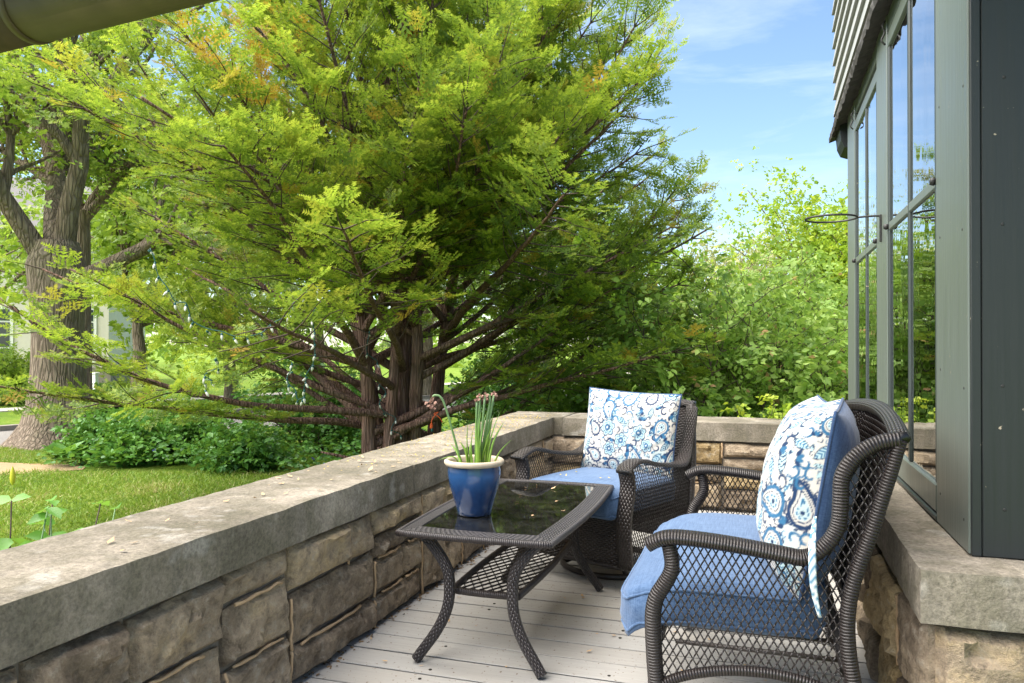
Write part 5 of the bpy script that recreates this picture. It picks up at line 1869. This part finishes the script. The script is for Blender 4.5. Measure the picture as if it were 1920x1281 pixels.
shrub('garden_shrub', 20, 22.0, 1.5, 1.4, 'sunny yellow green bush in front of the white house', M['oak'], .55, 12, 3, .11, .2)
shrub('garden_shrub', 182, 17.4, .7, .5, 'small dark round shrub beside the oak across the street', M['cover'], .15, 10, 5, .09, .08)

# plant lying over the coping of the far parapet
vb = Vector((.15, BY + .36, .42))
vine = empty('vine', (.15, BY + .47, GZ))
tag(vine, 'lime green leafy vine spilling over the far parapet coping', 'vine')
mbw, anc = MB(), []
for i in range(16):
    p = Vector((random.uniform(-.12, .26), random.uniform(-.02, .06), .75))
    q = bend_path(p, (random.uniform(-.5, .5), random.uniform(-.55, .05), 1.0), random.uniform(.42, .62), 6, .16, -.03)
    mbw.tube(q, taper(.004, .002, len(q)), 4, caps=False); anc += q[2:]
mbw.build('stems', M['twig'], vine, True)
V, F, T = leaf_cloud(anc, 3, .03, .045, .75, .1)
link('leaves', np_mesh('leaves', V, F, {'tint': T}), M['maple'], vine)

# ------------------------------------------------------------------ ground cover and grass
def in_poly(X, Y, poly):
    c = np.zeros(len(X), bool); j = len(poly) - 1
    for i in range(len(poly)):
        xi, yi = poly[i]; xj, yj = poly[j]
        c ^= ((yi > Y) != (yj > Y)) & (X < (xj - xi) * (Y - yi) / (yj - yi + 1e-12) + xi)
        j = i
    return c
BED = [(-9.45, 7.95), (-8.6, 8.0), (-7.6, 8.35), (-6.6, 8.7), (-5.6, 8.6), (-4.6, 8.0), (-3.4, 7.8), (-2.0, 7.6), (-.5, 7.4), (.6, 7.6), (1.0, 12.0), (-3, 13.4), (-6.4, 12.6), (-8.4, 10.8), (-9.6, 9.4)]
n = 20000
X = rng.uniform(-9.8, 1.1, n); Y = rng.uniform(7.2, 13.5, n)
k = in_poly(X, Y, BED); X, Y = X[k], Y[k]
hz_ = np.array([.16 + .20 * (noise.noise(Vector((x * .8, y_ * .8, 0))) + .5) + .10 * (noise.noise(Vector((x * 3, y_ * 3, 5)))) for x, y_ in zip(X, Y)])
Z = GZ + hz_.clip(.04) * rng.uniform(.35, 1.05, len(X))
P = np.stack([X, Y, Z], 1)
V1, F1, T1 = leaf_mesh('', P, rnd_dirs(len(P), -.35, .35), rnd_dirs(len(P), .45, 1), rng.uniform(.06, .11, len(P)), rng.normal(.52, .2, len(P)), LEAF8)
tag(link('ground_cover', np_mesh('ground_cover', V1, F1, {'tint': T1}), M['cover']), 'dense green periwinkle bed under the yew', 'ground cover', kind='stuff')
# blue periwinkle flowers
k = rng.choice(len(P), 130, replace=False)
k = k[P[k, 1] < 9.6]
fl = []
V1, F1 = scatter(P[k] + [0, 0, .05], frames(rnd_dirs(len(k), -.3, .3), rnd_dirs(len(k), .5, 1)), np.full(len(k), .03), np.array([(1, 0, 0), (.3, .95, .1), (-.8, .6, 0), (-.8, -.6, .1), (.3, -.95, 0)], float), np.array([(0, 1, 2), (0, 2, 3), (0, 3, 4)]))
tag(link('periwinkle_flowers', np_mesh('periwinkle_flowers', V1, F1), plain('violet blue petals', (.13, .12, .45), .7, .2)), 'tiny violet blue flowers scattered in the ground cover', 'flowers', kind='stuff')
# large leaved plants at the bed's left tip
def rosette(u, v_ground, label, nlf, size, seed, tint=.4):
    q = survey(u, v_ground, 1.7 * 1440 / (v_ground - 648)); q.z = GZ
    root = empty('hosta_plant', q)
    tag(root, label, 'plant', 'broad leaved plants at the tip of the bed')
    r = random.Random(seed)
    me = None
    for i in range(nlf):
        a = i * 2.399; e = r.uniform(.25, 1.0); s = size * r.uniform(.75, 1.2)
        d = np.array([[math.cos(a) * math.cos(e), math.sin(a) * math.cos(e), math.sin(e)]])
        V, F = scatter(np.array([[math.cos(a) * .05, math.sin(a) * .05, .04 + .10 * r.random()]]), frames(d, np.array([[0, 0, 1.0]])), [s], *LEAF8)
        link('leaf', np_mesh('leaf', V, F, {'tint': np.full(len(V), tint + r.uniform(-.2, .3))}), M['shrub'], root)
rosette(120, 872, 'broad leaved hosta nearest the oak at the tip of the bed', 22, .30, 1)
rosette(165, 862, 'broad leaved hosta behind the one nearest the oak', 22, .30, 2)
rosette(205, 878, 'broad leaved hosta at the front edge of the bed, right of the others', 18, .26, 3)
# lawn blades where the lawn is close
n = 78000
d_ = rng.uniform(5.0, 14.5, n); u_ = rng.uniform(-120, 760, n)
x_ = (u_ - 960) / 1440 * d_
X = x_ * YC - d_ * YS; Y = x_ * YS + d_ * YC
k = ~in_poly(X, Y, BED) & (X < -1.95) & ~in_poly(X, Y, [(p[0], p[1]) for p in ring if False] or [(-11.7, 7.5), (-10.4, 7.2), (-9.2, 7.9), (-9.3, 8.3), (-11.2, 8.3)])
# keep blades off the road
side_ = (X - roadN[4][0]) * (roadN[8][1] - roadN[4][1]) - (Y - roadN[4][1]) * (roadN[8][0] - roadN[4][0])
k &= side_ > 0
X, Y = X[k], Y[k]
n = len(X)
GB = (np.array([(0, -.09, 0), (0, .09, 0), (.55, .05, .05), (.55, -.05, .05), (1, 0, .28)], float), np.array([(0, 1, 2), (0, 2, 3), (3, 2, 4)]))
den = np.array([noise.noise(Vector((x * 1.1, y_ * 1.1, 3))) for x, y_ in zip(X, Y)])
P = np.stack([X, Y, np.full(n, GZ)], 1)
D = rnd_dirs(n, .45, 1)
V1, F1, T1 = leaf_mesh('', P, D, rnd_dirs(n, -.3, .3), rng.uniform(.035, .075, n) * (1 + den * .5), np.clip(.55 + den * .6 + rng.normal(0, .22, n), 0, 1), GB)
tag(link('grass', np_mesh('grass', V1, F1, {'tint': T1}), M['grass']), 'short lawn grass between the wall and the street', 'grass', kind='stuff')

# leafy plant just outside the long parapet, lower left
sb = empty('garden_plant', (-2.72, 2.2, GZ))
tag(sb, 'young broad leaved plant with a yellow bud outside the long parapet, lower left', 'plant')
lme = np_mesh('leaf', LEAF8[0], LEAF8[1], {'tint': np.full(7, .45)}); lme.materials.append(M['shrub'])
lme2 = np_mesh('leaf', LEAF8[0], LEAF8[1], {'tint': np.full(7, .85)}); lme2.materials.append(M['shrub'])
M['underleaf'] = plain('pale leaf underside', (.42, .46, .38), .6, .3)
r = random.Random(5)
for i in range(20):
    az = r.uniform(0, 6.28); rad = r.uniform(.02, .36)
    p = Vector((math.cos(az) * rad * .8, math.sin(az) * rad * 1.2, 0))
    top = r.uniform(.9, 1.1) if i else 1.16
    q = bend_path(p, (math.cos(az) * .25, math.sin(az) * .25, 1), top, 7, .06)
    MB().tube(q, taper(.006, .003, len(q)), 5).build('stem', M['twig'] if i % 2 else M['stalk'], sb, True)
    for k_ in range(3, len(q)):
        for s_ in range(2):
            a = k_ * 1.57 + s_ * math.pi + i
            d = Vector((math.cos(a), math.sin(a), r.uniform(-.5, .4)))
            R = Matrix(frames(np.array([tuple(d)]), np.array([[r.gauss(.45, .35), r.gauss(-.45, .35), 1.0]]))[0].tolist()).to_4x4()
            s = r.uniform(.085, .135) * (1 if k_ < 7 else .8)
            o = link('leaf', r.choice([lme, lme, lme2]), None, sb)
            o.matrix_local = Matrix.Translation(q[k_]) @ R @ Matrix.Scale(s, 4)
tipq = Vector((.0, .0, 0))
MB().lathe([(0, 0), (.008, .012), (.010, .03), (.007, .055), (0, .075)], 8).build('bud', plain('yellow green bud', (.50, .50, .03), .5, .3), sb, True, (.02, -.02, 1.17))

# ------------------------------------------------------------------ light strings on the yew
M['wire'] = plain('green light cord', (.012, .075, .07), .5, .4)
M['bulb'] = plain('frosted white bulb', (.55, .55, .49), .35, .5, 40, .06, .05)
bulb_me = MB().lathe([(0, -.056), (.004, -.053), (.0105, -.038), (.0135, -.024), (.0115, -.008), (.009, 0), (0, .002)], 10).mesh('bulb', True)
bulb_me.materials.append(M['bulb'])
sock_me = MB().lathe([(.0105, -.006), (.0115, .004), (.010, .020), (.004, .024), (0, .024)], 8).mesh('socket', True)
sock_me.materials.append(M['wire'])
def light_string(label, pts, seed, hang=.6):
    """pts: (u, v, depth) of the bulbs"""
    r = random.Random(seed)
    P = [survey(*p) for p in pts]
    root = empty('light_string', P[0])
    tag(root, label, 'string lights', 'light strings on the yew')
    cord = smooth_path([p - P[0] + Vector((0, 0, .028)) for p in P], 5)
    MB().tube(cord, .0042, 6).build('cord', M['wire'], root, True)
    for p in P:
        tilt = Vector((r.gauss(0, hang), r.gauss(0, hang), -1)).normalized()
        q = Vector((0, 0, -1)).rotation_difference(tilt).to_matrix().to_4x4()
        for nm, me in (('bulb', bulb_me), ('socket', sock_me)):
            o = link(nm, me, None, root)
            o.matrix_local = Matrix.Translation(p - P[0]) @ q @ Matrix.Scale(.82, 4)
def zp(L, d0, d1):
    n = len(L)
    return [(300 + a / 4.27, 500 + b / 4.27, d0 + (d1 - d0) * i / max(1, n - 1)) for i, (a, b) in enumerate(L)]
light_string('swag of white bulbs drooping across the left yew branches', [(281, 472, 6.1), (290, 495, 6.1), (296, 522, 6.1)] + zp([(60, 200), (120, 305), (205, 320), (235, 400), (258, 462), (383, 525), (495, 548), (598, 585), (703, 585), (820, 555), (890, 488), (1030, 408), (1065, 320), (1140, 258), (1262, 175)], 6.1, 6.3), 1)
light_string('loop of white bulbs hanging straight down left of the yew trunk', zp([(1262, 260), (1250, 340), (1218, 440), (1235, 545), (1235, 635), (1240, 718), (1225, 803), (1168, 895), (1170, 938), (1155, 1000), (1155, 1055), (1140, 1080), (1100, 1085), (1085, 1015), (1030, 965), (1018, 910), (1050, 850), (1055, 790)], 6.4, 6.6), 2)
light_string('short dangling end of white bulbs low in the left yew branches', zp([(447, 755), (468, 830), (357, 895), (420, 940), (362, 938), (370, 1003)], 6.1, 6.2), 3)
light_string('white bulbs wound up the reddish yew trunk', [(693, 625, 8.55), (688, 665, 8.55), (708, 684, 8.55), (700, 708, 8.55), (711, 725, 8.6), (723, 740, 8.6), (712, 759, 8.55), (721, 777, 8.6), (742, 789, 8.6), (734, 809, 8.55), (752, 819, 8.6)], 4)
M['orange'] = plain('orange rubber cord', (.62, .09, .015), .5, .4)
ec = survey(811, 800, 8.4)
cord_o = empty('extension_cord', ec)
tag(cord_o, 'orange extension cord plug dangling by the yew trunk', 'extension cord')
MB().tube(smooth_path([survey(u, v, 8.4) - ec for u, v in [(830, 792), (823, 782), (814, 776), (822, 773), (816, 778), (810, 788), (809, 796)]], 5), .0055, 8).build('cord', M['orange'], cord_o, True)
MB().lathe([(0, .03), (.012, .028), (.016, .01), (.017, -.02), (.012, -.03), (0, -.03)], 10).build('plug', M['orange'], cord_o, True, survey(809, 799, 8.4) - ec)
MB().lathe([(0, .0), (.014, 0), (.014, -.03), (.006, -.04), (0, -.04)], 10).build('socket_end', M['wire'], cord_o, True, survey(810, 803, 8.4) - ec)

# ------------------------------------------------------------------ white house across the street
M['stucco'] = plain('cream stucco', (.62, .58, .50), .9, .2, 6, .12, .2)
M['white'] = plain('white window paint', (.74, .74, .70), .6, .4, 20, .08, .1)
M['slate'] = plain('grey slate roof', (.13, .125, .12), .85, .3, 12, .35, .4)
M['fglass'] = NT('dark far window glass').bsdf(Base_Color=(.03, .04, .045), Roughness=.08, Specular_IOR_Level=.7)
hb = survey(20, 648, 31); hb.z = GZ
wh = empty('white_house', hb, YAW + .25)
tag(wh, 'cream house with a stone footing across the street behind the oak', 'house')
W_ = MB().box(-7, 3.6, 0, 7, .8, 6.2).build('wall', M['stucco'], wh)
MB().box(-7.1, 3.7, -.1, 7.1, 0, .797).build('footing', M['kerb'], wh)
MB().add([(-7.5, -.6, 6.2), (4.1, -.6, 6.2), (4.1, 7.6, 6.2), (-7.5, 7.6, 6.2), (-6.5, 3.5, 9.2), (3.1, 3.5, 9.2)], [(0, 1, 5, 4), (2, 3, 4, 5), (1, 2, 5), (3, 0, 4), (0, 3, 2, 1)]).build('roof', M['slate'], wh)
for wx in (-4.4, -.75, 2.3):
    f = MB().box(wx - .85, wx + .85, -.06, .02, 1.0, 3.3).build('window', M['white'], wh)
    for i in range(3):
        for j in range(4):
            MB().box(wx - .74 + i * .5, wx - .27 + i * .5, -.075, -.062, 1.12 + j * .53, 1.58 + j * .53).build('pane', M['fglass'], f)
pst = survey(179, 648, 20); pst.z = GZ
po = empty('post', pst)
tag(po, 'white square post standing on the lawn just right of the oak', 'post')
MB().box(-.055, .055, -.055, .055, 0, .95, .006).build('shaft', M['white'], po)
MB().box(-.075, .075, -.075, .075, .95, 1.0, .01).build('cap', M['white'], po)
# distant belt of woods closing the view
n = 4000
an = rng.uniform(-2.0, 1.4, n); dist = rng.uniform(58, 84, n)
X = np.sin(an) * dist; Y = np.cos(an) * dist
top_ = np.array([5.0 + 3.0 * noise.noise(Vector((a * 6, 0, 0))) + 1.5 * noise.noise(Vector((a * 21, 4, 0))) for a in an])
Z = GZ + top_ * rng.uniform(0, 1, n) ** .8
P = np.stack([X, Y, Z], 1)
V1, F1, T1 = leaf_mesh('', P, rnd_dirs(n), rnd_dirs(n, .2, 1), rng.uniform(.5, .95, n), np.clip(rng.normal(.35, .2, n), 0, 1), FANS[1])
tag(link('distant_woods', np_mesh('distant_woods', V1, F1, {'tint': T1}), M['oak']), 'hazy belt of trees far beyond the street', 'woods', kind='stuff')

# ------------------------------------------------------------------ fallen bits
M['bit'] = plain('dry tan seed husk', (.50, .34, .19), .8, .2, 50, .3, .3)
M['bit_y'] = plain('yellow fallen petal', (.48, .34, .06), .8, .2, 50, .3, .2)
bit_me = []
for s in range(3):
    r = random.Random(s)
    V = LEAF8[0].copy(); V[:, 1] *= r.uniform(.5, .9); V[:, 2] = abs(V[:, 2]) * 1.6 + .02
    for mt in (M['bit'], M['bit_y']):
        me = np_mesh('fallen_husk', V, LEAF8[1]); me.materials.append(mt); bit_me.append(me)
def bits(n, fn, label, group, size, kinds):
    for i in range(n):
        p, s = fn(i), random.uniform(*size)
        o = link('fallen_husk', bit_me[random.choice(kinds)], None, None, p, (random.gauss(0, .15), random.gauss(0, .15), random.uniform(0, 6.28)))
        o.scale = (s, s, s)
        tag(o, label, 'husk', group)
bits(46, lambda i: (random.uniform(-1.46, .1), random.uniform(2.1, 3.9), .003), 'dry tan husk fallen on the grey deck boards', 'husks on the deck', (.012, .03), (0, 2, 4))
bits(30, lambda i: (random.uniform(-1.80, -1.50), random.uniform(1.5, 3.4), ZT + .006), 'dry tan husk lying on the near half of the long coping', 'husks on the long coping', (.015, .038), (0, 2, 4))
bits(10, lambda i: (random.uniform(TX0 + .08, TX1 - .08), random.uniform(2.6, 3.45), TZ - .001), 'pale husk lying on the smoked glass table top', 'husks on the table glass', (.014, .028), (0, 2, 4))
bits(14, lambda i: tuple(Vector((-.70, 4.0, 0)) + cr_ @ Vector((random.uniform(-.2, .2), random.uniform(-.42, -.06), .488))), 'yellow petal fallen on the armchair seat cushion', 'petals on the armchair cushion', (.010, .022), (1, 3, 5))
n = 900
X = rng.uniform(-1.84, -1.47, n); Y = 2.6 + 3.0 * rng.beta(2.2, 1.2, n)
P = np.stack([X, Y, np.full(n, ZT + .006)], 1)
V1, F1 = scatter(P, frames(rnd_dirs(n, -.05, .05), rnd_dirs(n, .9, 1)), rng.uniform(.006, .015, n), LEAF4[0], LEAF4[1])
tag(link('petal_litter', np_mesh('petal_litter', V1, F1), M['bit_y']), 'specks of yellow catkin litter on the far half of the long coping', 'litter', kind='stuff')

n = 420
Y = rng.uniform(.9, 5.3, n); X = WX + .012 + np.abs(rng.normal(0, .022, n))
P = np.stack([X, Y, np.full(n, .002)], 1)
V1, F1 = scatter(P, frames(rnd_dirs(n, -.2, .35), rnd_dirs(n, .7, 1)), rng.uniform(.008, .026, n), LEAF4[0], LEAF4[1])
M['litter'] = plain('brown leaf crumbs', (.17, .115, .065), .9, .1, 80, .5, .3)
tag(link('leaf_litter', np_mesh('leaf_litter', V1, F1), M['litter']), 'brown leaf crumbs gathered where the deck meets the long wall', 'litter', kind='stuff')
